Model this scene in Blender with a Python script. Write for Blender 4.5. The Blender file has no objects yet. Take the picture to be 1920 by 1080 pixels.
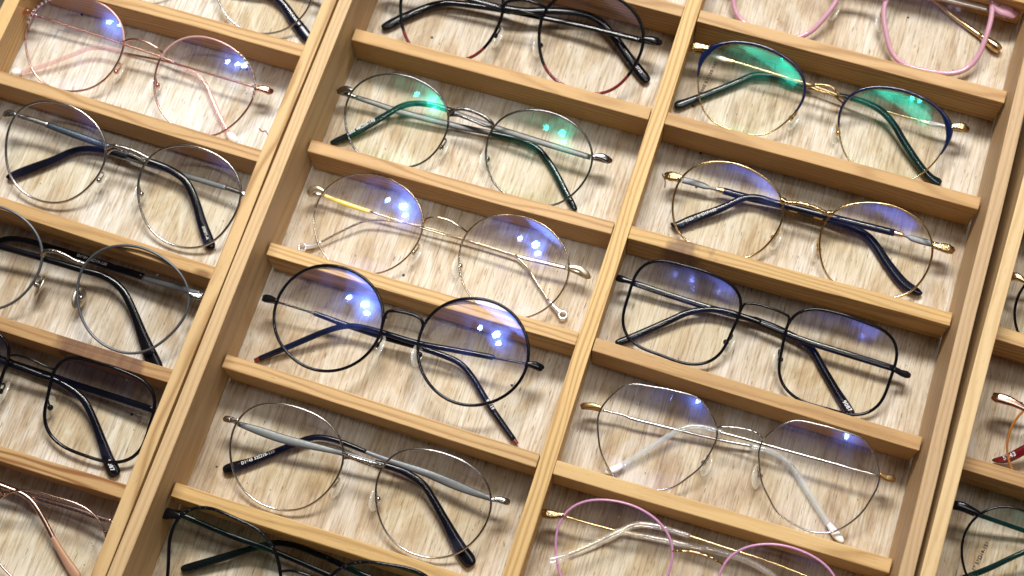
import bpy, bmesh, math, random
from mathutils import Vector, Matrix, Euler
random.seed(7)
S = 0.0009                      # layout unit -> metres
sc = bpy.context.scene
COL = sc.collection

# ---------------------------------------------------------------- camera
cam_d = bpy.data.cameras.new('camera'); cam = bpy.data.objects.new('camera', cam_d); COL.objects.link(cam)
cam.location = Vector((235.46, -346.478, 778.648)) * S
cam.rotation_euler = Euler((0.332, 0.03589, 0.31268), 'XYZ')
cam_d.sensor_width = 36.0; cam_d.lens = 2909.4 / 1920 * 36
cam_d.clip_start = 0.02; cam_d.clip_end = 50
cam_d.dof.use_dof = True; cam_d.dof.focus_distance = 0.712; cam_d.dof.aperture_fstop = 9.0
sc.camera = cam
# ---------------------------------------------------------------- world + lamps
w = bpy.data.worlds.new('World'); sc.world = w; w.use_nodes = True
bg = w.node_tree.nodes['Background']; bg.inputs[0].default_value = (0.86, 0.92, 1.0, 1); bg.inputs[1].default_value = 0.035
def lamp_area(name, loc, target, sx, sy, power, col):
    l = bpy.data.lights.new(name, 'AREA'); l.shape = 'RECTANGLE'; l.size = sx*S; l.size_y = sy*S; l.energy = power; l.color = col
    o = bpy.data.objects.new(name, l); COL.objects.link(o); o.location = Vector(loc)*S
    o.rotation_euler = (Vector(target)-Vector(loc)).to_track_quat('-Z', 'Y').to_euler(); return o
def lamp_bulb(name, loc, r, power, col=(1, .97, .92)):
    l = bpy.data.lights.new(name, 'POINT'); l.shadow_soft_size = r*S; l.energy = power; l.color = col
    o = bpy.data.objects.new(name, l); COL.objects.link(o); o.location = Vector(loc)*S; return o
def lamp_spot(name, loc, target, r, power, half_deg, blend=.6, col=(1, .97, .92)):
    l = bpy.data.lights.new(name, 'SPOT'); l.shadow_soft_size = r*S; l.energy = power; l.color = col
    l.spot_size = math.radians(2*half_deg); l.spot_blend = blend
    o = bpy.data.objects.new(name, l); COL.objects.link(o); o.location = Vector(loc)*S
    o.rotation_euler = (Vector(target)-Vector(loc)).to_track_quat('-Z', 'Y').to_euler(); return o
lamp_area('ceiling_panel_light', (-40, 840, 1450), (170, -90, 0), 1000, 300, 33, (1.0, .985, .955))
lamp_area('ceiling_panel_light', (330, 260, 1600), (200, -90, 0), 1300, 220, 3.6, (1.0, .97, .94))
# narrow recessed downlights: (position, aim, radius, power, half angle)
for loc, aim, r, p, ha in (((170, -40, 1600), (78, -92, 0), 56, 10.5, 4.6), ((-100, -15, 1600), (78, -92, 0), 38, 4.8, 4.6), ((245, -165, 1600), (78, -92, 0), 40, 5.2, 4.6),
                           ((-60, 10, 1600), (-110, -42, 0), 44, 5.6, 3.4), ((-160, 0, 1600), (-110, -42, 0), 34, 3.3, 3.4), ((-330, 0, 1600), (-110, -42, 0), 36, 3.7, 3.4),
                           ((690, 340, 1600), (262, 42, 0), 42, 4.6, 3.0), ((560, 330, 1600), (262, 42, 0), 34, 3, 3.0),
                           ((690, -100, 1600), (270, -157, 0), 42, 4.6, 2.8)):
    lamp_spot('ceiling_downlight', loc, aim, r, p, ha)
sc.view_settings.view_transform = 'Standard'; sc.view_settings.look = 'None'
sc.view_settings.exposure = 0.15; sc.view_settings.gamma = 1.0
sc.render.engine = 'CYCLES'
cy_ = sc.cycles
cy_.use_denoising = True; cy_.max_bounces = 10; cy_.transparent_max_bounces = 32; cy_.glossy_bounces = 4
cy_.sample_clamp_indirect = 4.0; cy_.sample_clamp_direct = 60.0; cy_.blur_glossy = 0.3

# ---------------------------------------------------------------- materials
MATS = {}
def new_mat(name):
    m = bpy.data.materials.new(name); m.use_nodes = True; nt = m.node_tree
    return m, nt, nt.nodes, nt.links, nt.nodes['Principled BSDF']
def pm(name, col, rough=.4, metal=0., coat=0., trans=0., spec=.5, bump=0., bscale=900., sss=0.):
    m, nt, N, L, b = new_mat(name)
    b.inputs['Base Color'].default_value = (*col, 1); b.inputs['Roughness'].default_value = rough
    b.inputs['Metallic'].default_value = metal; b.inputs['Coat Weight'].default_value = coat
    b.inputs['Coat Roughness'].default_value = .06; b.inputs['Specular IOR Level'].default_value = spec
    b.inputs['Transmission Weight'].default_value = trans
    # fine wear: slight roughness variation and relief
    tc = N.new('ShaderNodeTexCoord'); nz = N.new('ShaderNodeTexNoise'); nz.inputs['Scale'].default_value = bscale; nz.inputs['Detail'].default_value = 3
    L.new(tc.outputs['Object'], nz.inputs['Vector'])
    mr = N.new('ShaderNodeMapRange'); mr.inputs['To Min'].default_value = max(.02, rough*.75); mr.inputs['To Max'].default_value = min(1, rough*1.35)
    L.new(nz.outputs['Fac'], mr.inputs['Value']); L.new(mr.outputs['Result'], b.inputs['Roughness'])
    if bump:
        bp = N.new('ShaderNodeBump'); bp.inputs['Strength'].default_value = bump; bp.inputs['Distance'].default_value = .0003
        L.new(nz.outputs['Fac'], bp.inputs['Height']); L.new(bp.outputs['Normal'], b.inputs['Normal'])
    MATS[name] = m; return m
pm('silver', (.50, .49, .47), .22, 1.0)
pm('dark_steel', (.095, .09, .09), .42, .6)
pm('engraved_silver', (.40, .39, .37), .24, 1.0, bump=1.0, bscale=1100)
pm('gunmetal', (.23, .225, .23), .2, 1.0)
pm('engraved_gunmetal', (.20, .19, .185), .22, 1.0, bump=1.0, bscale=1300)
pm('steel', (.15, .158, .172), .46, .7)
pm('steel_blue', (.045, .06, .09), .28, .7)
pm('gold', (.64, .47, .24), .18, 1.0)
pm('engraved_gold', (.52, .38, .20), .2, 1.0, bump=1.0, bscale=1500)
pm('pale_gold', (.56, .47, .34), .2, 1.0)
pm('brushed_gold', (.60, .55, .44), .36, 1.0)
pm('rose_gold', (.62, .36, .28), .22, 1.0)
pm('rose_metal', (.52, .35, .28), .26, 1.0)
pm('rose_tip', (.46, .27, .18), .42, .2)
pm('bronze', (.42, .27, .12), .3, .9)
pm('black_paint', (.004, .004, .006), .14, 0, .0, spec=.35)
pm('black_plastic', (.004, .004, .006), .14, 0, .0, spec=.35)
pm('navy_plastic', (.005, .006, .016), .14, 0, .0, spec=.35)
pm('teal_black_plastic', (.004, .011, .012), .14, 0, .0, spec=.35)
pm('navy_enamel', (.004, .010, .05), .16, 0, .8)
pm('pink_enamel', (.62, .30, .49), .3, 0, .4)
pm('pale_pink_enamel', (.72, .42, .38), .3, .3, .4)
pm('pink_acetate', (.58, .31, .40), .2, 0, .7)
pm('dark_red', (.16, .012, .02), .18, 0, .6)
pm('red_plastic', (.13, .005, .008), .2, 0, .6)
pm('orange_enamel', (.50, .18, .03), .22, .2, .5)
pm('yellow_enamel', (.72, .52, .04), .3, 0, .4)
pm('white_enamel', (.80, .76, .76), .25, 0, .4)
pm('white_plastic', (.82, .82, .82), .25, 0, .3)
pm('white_metal', (.80, .78, .76), .2, .7)
pm('pearl', (.82, .79, .78), .12, 0, .8)
pm('rhinestone', (.80, .80, .82), .06, .8, .5)
pm('white_print', (.62, .63, .66), .5)
pm('black_print', (.01, .01, .01), .5)
pm('table_black', (.012, .011, .010), .6)
pm('fibre_red', (.30, .07, .07), .7)
pm('fibre_brown', (.16, .10, .06), .7)
def see_through(name, tint, refl, fac, body=0., bodycol=(1, 1, 1), haze=.03, hrough=.3, rough=.015, dust=0.):
    """coated lens / clear plastic: tinted transmission plus coloured mirror reflection plus a soft smear lobe"""
    m, nt, N, L, b = new_mat(name)
    N.remove(b); out = N['Material Output']
    tc = N.new('ShaderNodeTexCoord'); nz = N.new('ShaderNodeTexNoise'); nz.inputs['Scale'].default_value = 70; nz.inputs['Detail'].default_value = 4
    L.new(tc.outputs['Object'], nz.inputs['Vector'])
    def scaled(v):                                      # colour * v
        x = N.new('ShaderNodeMix'); x.data_type = 'RGBA'; x.blend_type = 'MIX'; x.inputs['A'].default_value = (0, 0, 0, 1); x.inputs['B'].default_value = (*refl, 1)
        L.new(v, x.inputs['Factor']); return x.outputs['Result']
    lw = N.new('ShaderNodeLayerWeight'); lw.inputs['Blend'].default_value = .5
    pw = N.new('ShaderNodeMath'); pw.operation = 'POWER'; pw.inputs[1].default_value = 4.0; L.new(lw.outputs['Facing'], pw.inputs[0])
    ml = N.new('ShaderNodeMath'); ml.operation = 'MULTIPLY_ADD'; ml.inputs[1].default_value = .4; ml.inputs[2].default_value = fac; L.new(pw.outputs[0], ml.inputs[0])
    mr = N.new('ShaderNodeMapRange'); mr.inputs['From Min'].default_value = .40; mr.inputs['From Max'].default_value = .62; mr.inputs['To Min'].default_value = haze*.15; mr.inputs['To Max'].default_value = haze*2.0
    L.new(nz.outputs['Fac'], mr.inputs['Value'])
    tr = N.new('ShaderNodeBsdfTransparent'); tr.inputs[0].default_value = (*tint, 1)
    gl = N.new('ShaderNodeBsdfGlossy'); gl.inputs['Roughness'].default_value = rough; L.new(scaled(ml.outputs[0]), gl.inputs['Color'])
    g2 = N.new('ShaderNodeBsdfGlossy'); g2.inputs['Roughness'].default_value = hrough; L.new(scaled(mr.outputs['Result']), g2.inputs['Color'])
    base = tr
    if body:
        df = N.new('ShaderNodeBsdfDiffuse'); df.inputs[0].default_value = (*bodycol, 1)
        mb = N.new('ShaderNodeMixShader'); mb.inputs[0].default_value = body; L.new(tr.outputs[0], mb.inputs[1]); L.new(df.outputs[0], mb.inputs[2]); base = mb
    if dust:
        vo = N.new('ShaderNodeTexVoronoi'); vo.inputs['Scale'].default_value = 190; L.new(tc.outputs['Object'], vo.inputs['Vector'])
        sp = N.new('ShaderNodeSeparateColor'); L.new(vo.outputs['Color'], sp.inputs[0])
        a = N.new('ShaderNodeMath'); a.operation = 'LESS_THAN'; a.inputs[1].default_value = .07; L.new(vo.outputs['Distance'], a.inputs[0])
        g = N.new('ShaderNodeMath'); g.operation = 'GREATER_THAN'; g.inputs[1].default_value = 1-dust; L.new(sp.outputs[0], g.inputs[0])
        k = N.new('ShaderNodeMath'); k.operation = 'MULTIPLY'; L.new(a.outputs[0], k.inputs[0]); L.new(g.outputs[0], k.inputs[1])
        k2 = N.new('ShaderNodeMath'); k2.operation = 'MULTIPLY'; k2.inputs[1].default_value = .7; L.new(k.outputs[0], k2.inputs[0])
        dd = N.new('ShaderNodeBsdfDiffuse'); dd.inputs[0].default_value = (.16, .14, .12, 1)
        md = N.new('ShaderNodeMixShader'); L.new(k2.outputs[0], md.inputs[0]); L.new(base.outputs[0], md.inputs[1]); L.new(dd.outputs[0], md.inputs[2]); base = md
    a1 = N.new('ShaderNodeAddShader'); L.new(base.outputs[0], a1.inputs[0]); L.new(g2.outputs[0], a1.inputs[1])
    a2 = N.new('ShaderNodeAddShader'); L.new(a1.outputs[0], a2.inputs[0]); L.new(gl.outputs[0], a2.inputs[1])
    L.new(a2.outputs[0], out.inputs['Surface']); MATS[name] = m; return m
see_through('lens_blue', (.990, .984, .955), (.13, .24, 1.0), .095, haze=.065, hrough=.22, dust=.2)
see_through('lens_violet', (.992, .985, .952), (.17, .24, 1.0), .034, haze=.026, hrough=.25, rough=.11, dust=.25)
see_through('lens_green', (.988, .984, .975), (.03, .85, .58), .036, haze=.035, hrough=.25, rough=.05, dust=.15)
see_through('lens_green_weak', (.985, .985, .975), (.05, .80, .60), .012, haze=.015, rough=.08, dust=.15)
see_through('lens_plain', (.98, .975, .965), (.55, .5, .75), .006, haze=.004, rough=.1, dust=.2)
see_through('clear_plastic', (.93, .93, .92), (1, 1, 1), .07, .12, (.85, .86, .88), .05)
see_through('pad_plastic', (.95, .95, .93), (1, 1, 1), .06, .22, (.86, .85, .80), .06)
see_through('smoke_clear', (.90, .92, .93), (1, 1, 1), .06, .32, (.60, .63, .65), .03)
see_through('pink_clear', (.95, .86, .85), (1, .92, .9), .06, .30, (.60, .45, .42), .04)

def wood(name, light, dark, ring=.5, patch=None):
    m, nt, N, L, b = new_mat(name)
    tc = N.new('ShaderNodeTexCoord'); oi = N.new('ShaderNodeObjectInfo')
    off = N.new('ShaderNodeVectorMath'); off.operation = 'MULTIPLY_ADD'
    cb = N.new('ShaderNodeCombineXYZ')
    for i in range(3): L.new(oi.outputs['Random'], cb.inputs[i])
    off.inputs[1].default_value = (3.1, 1.7, 2.3)
    L.new(cb.outputs[0], off.inputs[0]); L.new(tc.outputs['Object'], off.inputs[2])
    def noise(scale, detail=3, rough=.55, vec=None):
        mp = N.new('ShaderNodeMapping'); mp.inputs['Scale'].default_value = scale; L.new(vec or off.outputs[0], mp.inputs['Vector'])
        n = N.new('ShaderNodeTexNoise'); n.inputs['Scale'].default_value = 1; n.inputs['Detail'].default_value = detail; n.inputs['Roughness'].default_value = rough
        L.new(mp.outputs[0], n.inputs['Vector']); return n
    def math_(op, a, b_=None, c=None):
        n = N.new('ShaderNodeMath'); n.operation = op
        for i, v in enumerate((a, b_, c)):
            if v is None: continue
            if isinstance(v, (int, float)): n.inputs[i].default_value = v
            else: L.new(v, n.inputs[i])
        return n.outputs[0]
    sep = N.new('ShaderNodeSeparateXYZ'); L.new(tc.outputs['Object'], sep.inputs[0])
    warp = noise((9, 60, 60), 2)
    ph = math_('MULTIPLY', oi.outputs['Random'], 6.28)
    cs = math_('COSINE', ph); sn = math_('SINE', ph)
    cc = math_('ADD', math_('MULTIPLY', sep.outputs['Y'], cs), math_('MULTIPLY', sep.outputs['Z'], sn))
    cc = math_('ADD', cc, math_('MULTIPLY', warp.outputs['Fac'], .010))
    wave = math_('SINE', math_('MULTIPLY', cc, 2700))
    wave = math_('POWER', math_('MULTIPLY_ADD', wave, .5, .5), 2.2)
    broad = noise((5, 90, 90), 3)
    fib = noise((55, 1500, 1500), 4, .7)
    pore = noise((150, 2600, 2600), 2, .5)
    f = math_('ADD', math_('MULTIPLY', wave, ring), math_('MULTIPLY', broad.outputs['Fac'], .55))
    f = math_('ADD', f, math_('MULTIPLY', fib.outputs['Fac'], .42))
    f = math_('SUBTRACT', f, .36)
    rp = N.new('ShaderNodeValToRGB'); L.new(f, rp.inputs[0])
    rp.color_ramp.elements[0].position = .05; rp.color_ramp.elements[0].color = (*light, 1)
    rp.color_ramp.elements[1].position = .95; rp.color_ramp.elements[1].color = (*dark, 1)
    # dark pores
    mr = N.new('ShaderNodeMapRange'); mr.inputs['From Min'].default_value = .66; mr.inputs['From Max'].default_value = .74; L.new(pore.outputs['Fac'], mr.inputs['Value'])
    mx = N.new('ShaderNodeMix'); mx.data_type = 'RGBA'; mx.inputs['B'].default_value = (dark[0]*.45, dark[1]*.4, dark[2]*.35, 1)
    L.new(math_('MULTIPLY', mr.outputs['Result'], .55), mx.inputs['Factor']); L.new(rp.outputs[0], mx.inputs['A'])
    col = mx.outputs['Result']
    vk = N.new('ShaderNodeTexVoronoi'); vk.inputs['Scale'].default_value = 1
    mk = N.new('ShaderNodeMapping'); mk.inputs['Scale'].default_value = (26, 60, 60); L.new(off.outputs[0], mk.inputs['Vector']); L.new(mk.outputs[0], vk.inputs['Vector'])
    sk = N.new('ShaderNodeSeparateColor'); L.new(vk.outputs['Color'], sk.inputs[0])
    kk = N.new('ShaderNodeMapRange'); kk.inputs['From Min'].default_value = .16; kk.inputs['From Max'].default_value = .07; L.new(vk.outputs['Distance'], kk.inputs['Value'])
    kf = math_('MULTIPLY', kk.outputs['Result'], math_('GREATER_THAN', sk.outputs[0], .86))
    mkx = N.new('ShaderNodeMix'); mkx.data_type = 'RGBA'; mkx.inputs['B'].default_value = (dark[0]*.5, dark[1]*.42, dark[2]*.4, 1)
    L.new(math_('MULTIPLY', kf, .8), mkx.inputs['Factor']); L.new(col, mkx.inputs['A']); col = mkx.outputs['Result']
    # strip to strip tone
    hs = N.new('ShaderNodeHueSaturation'); L.new(col, hs.inputs['Color'])
    L.new(math_('MULTIPLY_ADD', oi.outputs['Random'], .34, .86), hs.inputs['Value'])
    L.new(math_('MULTIPLY_ADD', oi.outputs['Random'], .012, .494), hs.inputs['Hue'])
    col = hs.outputs['Color']
    if patch:                                   # figured heartwood stretch: x0..x1 along the strip
        x0, x1, pc = patch
        nz = noise((70, 70, 70), 4)
        xx = math_('ADD', sep.outputs['X'], math_('MULTIPLY', math_('SUBTRACT', nz.outputs['Fac'], .5), .03))
        a = N.new('ShaderNodeMapRange'); a.inputs['From Min'].default_value = x0*S; a.inputs['From Max'].default_value = (x0+5)*S; L.new(xx, a.inputs['Value'])
        c = N.new('ShaderNodeMapRange'); c.inputs['From Min'].default_value = (x1+5)*S; c.inputs['From Max'].default_value = x1*S; L.new(xx, c.inputs['Value'])
        st = noise((260, 60, 60), 3)
        k = math_('MULTIPLY', math_('MULTIPLY', a.outputs['Result'], c.outputs['Result']), math_('MULTIPLY_ADD', st.outputs['Fac'], .9, .35))
        m2 = N.new('ShaderNodeMix'); m2.data_type = 'RGBA'; m2.inputs['B'].default_value = (*pc, 1); L.new(k, m2.inputs['Factor']); L.new(col, m2.inputs['A']); col = m2.outputs['Result']
    L.new(col, b.inputs['Base Color']); b.inputs['Roughness'].default_value = .55; b.inputs['Specular IOR Level'].default_value = .3
    bp = N.new('ShaderNodeBump'); bp.inputs['Strength'].default_value = .5; bp.inputs['Distance'].default_value = .0004
    L.new(math_('ADD', fib.outputs['Fac'], math_('MULTIPLY', wave, -.25)), bp.inputs['Height']); L.new(bp.outputs['Normal'], b.inputs['Normal'])
    MATS[name] = m; return m
wood('pine', (.60, .392, .175), (.35, .185, .062), .6)
wood('pine_honey', (.56, .352, .145), (.34, .175, .056), .45)
wood('pine_pale', (.60, .42, .225), (.42, .245, .10), .4)
wood('pine_lined', (.58, .37, .155), (.29, .13, .035), .95)
wood('pine_patch_end', (.51, .315, .13), (.30, .15, .05), .5, (12, 60, (.16, .075, .04)))
wood('pine_patch_start', (.51, .315, .13), (.30, .15, .05), .5, (-66, -46, (.17, .09, .055)))
wood('pine_knot', (.56, .37, .18), (.33, .18, .07), .8, (149, 153, (.09, .04, .025)))

def plywood(name, tone):
    m, nt, N, L, b = new_mat(name)
    tc = N.new('ShaderNodeTexCoord')
    def noise(scale, detail=3, rough=.55, rot=0., dist=0.):
        mp = N.new('ShaderNodeMapping'); mp.inputs['Scale'].default_value = scale; mp.inputs['Rotation'].default_value = (0, 0, rot); L.new(tc.outputs['Object'], mp.inputs['Vector'])
        n = N.new('ShaderNodeTexNoise'); n.inputs['Scale'].default_value = 1; n.inputs['Detail'].default_value = detail; n.inputs['Roughness'].default_value = rough; n.inputs['Distortion'].default_value = dist
        L.new(mp.outputs[0], n.inputs['Vector']); return n.outputs['Fac']
    def ramp(v, *st):
        r = N.new('ShaderNodeValToRGB'); L.new(v, r.inputs[0]); e = r.color_ramp.elements
        while len(e) < len(st): e.new(.5)
        for i, (p, c) in enumerate(st): e[i].position = p; e[i].color = (*c, 1)
        return r.outputs[0]
    def mix(f, a, b_, mode='MIX'):
        x = N.new('ShaderNodeMix'); x.data_type = 'RGBA'; x.blend_type = mode
        for nm, v in (('Factor', f), ('A', a), ('B', b_)):
            if isinstance(v, (int, float)): x.inputs[nm].default_value = v
            elif isinstance(v, tuple): x.inputs[nm].default_value = (*v, 1)
            else: L.new(v, x.inputs[nm])
        return x.outputs['Result']
    blot = noise((30, 13, 1), 5, .62, .06, 1.6)
    fig = noise((120, 26, 1), 5, .65, .05, .7)
    fib = noise((980, 48, 1), 3, .65, .04)
    pore = noise((1150, 150, 1), 2, .5, .04)
    c0 = ramp(blot, (.36, (.70, .69, .67)), (.47, (.63, .585, .51)), (.56, (.50, .405, .28)), (.68, (.33, .235, .14)))
    c1 = ramp(fig, (.36, (.68, .66, .625)), (.50, (.59, .54, .47)), (.66, (.43, .335, .23)))
    c = mix(.38, c0, c1)
    fr = ramp(fib, (.34, (1.12, 1.12, 1.13)), (.50, (.98, .97, .96)), (.66, (.68, .62, .56)))
    c = mix(1.0, c, fr, 'MULTIPLY')
    vo = N.new('ShaderNodeTexVoronoi'); vo.inputs['Scale'].default_value = 75; L.new(tc.outputs['Object'], vo.inputs['Vector'])
    sp = N.new('ShaderNodeSeparateColor'); L.new(vo.outputs['Color'], sp.inputs[0])
    k1 = N.new('ShaderNodeMath'); k1.operation = 'LESS_THAN'; k1.inputs[1].default_value = .055; L.new(vo.outputs['Distance'], k1.inputs[0])
    k2 = N.new('ShaderNodeMath'); k2.operation = 'GREATER_THAN'; k2.inputs[1].default_value = .72; L.new(sp.outputs[0], k2.inputs[0])
    k3 = N.new('ShaderNodeMath'); k3.operation = 'MULTIPLY'; L.new(k1.outputs[0], k3.inputs[0]); L.new(k2.outputs[0], k3.inputs[1])
    c = mix(k3.outputs[0], c, (.05, .04, .03))
    pr = N.new('ShaderNodeMapRange'); pr.inputs['From Min'].default_value = .64; pr.inputs['From Max'].default_value = .72; pr.inputs['To Max'].default_value = .8; L.new(pore, pr.inputs['Value'])
    c = mix(pr.outputs['Result'], c, (.20, .135, .08))
    c = mix(1.0, c, tone, 'MULTIPLY')
    L.new(c, b.inputs['Base Color']); b.inputs['Roughness'].default_value = .62; b.inputs['Specular IOR Level'].default_value = .25
    bp = N.new('ShaderNodeBump'); bp.inputs['Strength'].default_value = .45; bp.inputs['Distance'].default_value = .0003
    L.new(fib, bp.inputs['Height']); L.new(bp.outputs['Normal'], b.inputs['Normal'])
    MATS[name] = m; return m
plywood('plywood', (.92, .875, .80))
plywood('plywood_pale', (1.0, 1.0, .985))

# ---------------------------------------------------------------- helpers
def tag(o, label=None, cat=None, group=None, kind=None):
    for k, v in (('label', label), ('category', cat), ('group', group), ('kind', kind)):
        if v: o[k] = v
    return o
def obj(name, verts, faces, mat, parent=None, smooth=True, sharp=None, mats=None, fmat=None):
    me = bpy.data.meshes.new(name); me.from_pydata([Vector(v)*S for v in verts], [], faces); me.update()
    for mm in (mats or [mat]): me.materials.append(MATS[mm])
    if fmat: me.polygons.foreach_set('material_index', fmat)
    if smooth: me.polygons.foreach_set('use_smooth', [True]*len(me.polygons))
    if sharp is not None:
        me.set_sharp_from_angle(angle=math.radians(sharp))
    o = bpy.data.objects.new(name, me); COL.objects.link(o)
    if parent: o.parent = parent
    return o
def empty(name, mw):
    o = bpy.data.objects.new(name, None); COL.objects.link(o); o.matrix_world = mw; o.empty_display_size = .01; return o
def catmull(P, n=6):
    P = [Vector(p) for p in P]; out = []
    for i in range(len(P)-1):
        p0 = P[max(i-1, 0)]; p1 = P[i]; p2 = P[i+1]; p3 = P[min(i+2, len(P)-1)]
        for k in range(n):
            t = k/n; out.append(.5*((2*p1)+(p2-p0)*t+(2*p0-5*p1+4*p2-p3)*t*t+(-p0+3*p1-3*p2+p3)*t**3))
    out.append(P[-1]); return out
def sweep(path, up, hw, ht, n=10, power=2.6, closed=False, cap=True):
    """superellipse section swept along path; hw/ht: half width (in plane) / half thickness (along up) lists"""
    V = []; F = []; m = len(path)
    for i, p in enumerate(path):
        a = path[i-1] if (i > 0 or closed) else p
        b = path[(i+1) % m] if (i < m-1 or closed) else p
        t = (b-a).normalized(); s = t.cross(up)
        s = s.normalized() if s.length > 1e-6 else Vector((1, 0, 0)); u = s.cross(t).normalized()
        for k in range(n):
            an = 2*math.pi*k/n; c, d = math.cos(an), math.sin(an)
            x = math.copysign(abs(c)**(2/power), c)*hw[i]; y = math.copysign(abs(d)**(2/power), d)*ht[i]
            V.append(p+s*x+u*y)
    R = m if closed else m-1
    for i in range(R):
        for k in range(n):
            a = i*n+k; b = i*n+(k+1) % n; c = ((i+1) % m)*n+(k+1) % n; d = ((i+1) % m)*n+k
            F.append((a, b, c, d))
    if cap and not closed:
        F.append(tuple(range(n-1, -1, -1))); F.append(tuple((m-1)*n+k for k in range(n)))
    return V, F
def join(*parts):
    V = []; F = []
    for v, f in parts:
        o = len(V); V += list(v); F += [tuple(i+o for i in q) for q in f]
    return V, F
def tube(P, r, n=8, sub=6):
    path = catmull(P, sub) if sub else [Vector(p) for p in P]
    return sweep(path, Vector((.02, .03, 1)), [r]*len(path), [r]*len(path), n, 2)
def ellipsoid(c, ax, r, nu=12, nv=8):
    """ax: 3 unit vectors, r: 3 radii"""
    V = []; F = []
    for j in range(nv+1):
        ph = math.pi*j/nv
        for i in range(nu):
            th = 2*math.pi*i/nu
            q = (math.sin(ph)*math.cos(th)*r[0], math.sin(ph)*math.sin(th)*r[1], math.cos(ph)*r[2])
            V.append(c+ax[0]*q[0]+ax[1]*q[1]+ax[2]*q[2])
    for j in range(nv):
        for i in range(nu):
            F.append((j*nu+i, (j+1)*nu+i, (j+1)*nu+(i+1) % nu, j*nu+(i+1) % nu))
    return V, F
AX = (Vector((1, 0, 0)), Vector((0, 1, 0)), Vector((0, 0, 1)))
def block(c, ax, h):
    """bevelled box"""
    V = []; F = []
    b = min(h)*.3
    bm = bmesh.new(); bmesh.ops.create_cube(bm, size=2)
    for v in bm.verts: v.co = Vector((v.co.x*h[0], v.co.y*h[1], v.co.z*h[2]))
    bmesh.ops.bevel(bm, geom=bm.edges[:], offset=b, segments=2, affect='EDGES', profile=.5)
    bm.verts.ensure_lookup_table()
    V = [c+ax[0]*v.co.x+ax[1]*v.co.y+ax[2]*v.co.z for v in bm.verts]; F = [tuple(v.index for v in f.verts) for f in bm.faces]
    bm.free(); return V, F

# ---------------------------------------------------------------- table and trays
HD, HW, TD, TC, WD = 23.44, 44.53, 7.455, 8.267, 170.0
tv = [(-1500, -1500, -6), (1900, -1500, -6), (1900, 1500, -6), (-1500, 1500, -6)]
tag(obj('table_top', tv, [(0, 1, 2, 3)], 'table_black', smooth=False), kind='structure')
def strip(name, p0, p1, thick, z0, z1, mat, parent, bev=.5):
    """bevelled wooden strip, its length along local X"""
    p0 = Vector((*p0, 0)); p1 = Vector((*p1, 0)); L = (p1-p0).length
    bm = bmesh.new(); bmesh.ops.create_cube(bm, size=1)
    for v in bm.verts: v.co = Vector((v.co.x*L, v.co.y*thick, v.co.z*(z1-z0)))
    # a few cuts along the length let the strip wander slightly, as sawn wood does
    bmesh.ops.bevel(bm, geom=bm.edges[:], offset=bev, segments=2, affect='EDGES', profile=.5)
    cuts = max(2, int(L/22))
    for i in range(1, cuts):
        x = -L/2+L*i/cuts
        bmesh.ops.bisect_plane(bm, geom=bm.verts[:]+bm.edges[:]+bm.faces[:], plane_co=(x, 0, 0), plane_no=(1, 0, 0))
    rr = random.Random(hash(name) % 1000+int(p0.x*7+p0.y*3)); a1, a2 = rr.uniform(.02, .05), rr.uniform(0, 6)
    for v in bm.verts:
        v.co.y += .22*math.sin(v.co.x*a1+a2); v.co.z += .16*math.sin(v.co.x*a1*1.7+a2*2) if v.co.z > 0 else 0
    for v in bm.verts: v.co *= S
    me = bpy.data.meshes.new(name); bm.to_mesh(me); bm.free(); me.materials.append(MATS[mat])
    o = bpy.data.objects.new(name, me); COL.objects.link(o)
    d = (p1-p0).normalized(); o.parent = parent
    o.location = Vector(((p0.x+p1.x)/2, (p0.y+p1.y)/2, (z0+z1)/2))*S
    o.rotation_euler = (0, 0, math.atan2(d.y, d.x)); return o
V0, V1 = -430, 165
def tray(label, org, rot, rows_l, rows_r, wmats, dl, dr, cmat, ply='plywood'):
    """org: inner face of the left wall (u, v=0), local x across, y along"""
    t = empty('display_tray', Matrix.Translation(Vector((org[0], org[1], -5))*S) @ Matrix.Rotation(rot, 4, 'Z'))
    tag(t, label, 'display tray', 'wooden display trays laid side by side')
    W2 = 2*WD+TC; zb = 5
    base = strip('base_panel', (W2/2, V0), (W2/2, V1), W2+13.8, 0, zb, ply, t, .3)
    base.rotation_euler = (0, 0, 0)
    me = base.data
    # panel mesh was built along X: swap so that its grain axis runs along the tray
    for v in me.vertices: v.co = Vector((-v.co.y, v.co.x, v.co.z))
    e = .3
    strip('side_wall', (-3.6, V0), (-3.6, V1), 7.0, zb+e, zb+HW, wmats[0], t)
    strip('side_wall', (W2+3.6, V0), (W2+3.6, V1), 7.0, zb+e, zb+HW, wmats[1], t)
    strip('end_wall', (.2, V0+4), (W2-.2, V0+4), 7.5, zb+e, zb+HW, 'pine', t)
    strip('end_wall', (.2, V1-4), (W2-.2, V1-4), 7.5, zb+e, zb+HW, 'pine', t)
    strip('long_divider', (WD+TC/2, V0+8), (WD+TC/2, V1-8), TC, zb+e, zb+HD, cmat, t)
    for rows, mats, xa, xb in ((rows_l, dl, 1.0, WD-.3), (rows_r, dr, WD+TC+.25, W2-.9)):
        for i, (va, sl) in enumerate(rows):
            y = va+TD/2; strip('short_divider', (xa, y-sl/2), (xb, y+sl/2), TD-.1, zb+e, zb+HD-.12, mats[i % len(mats)], t)
    return t
H = ['pine', 'pine_honey', 'pine', 'pine_honey']
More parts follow.
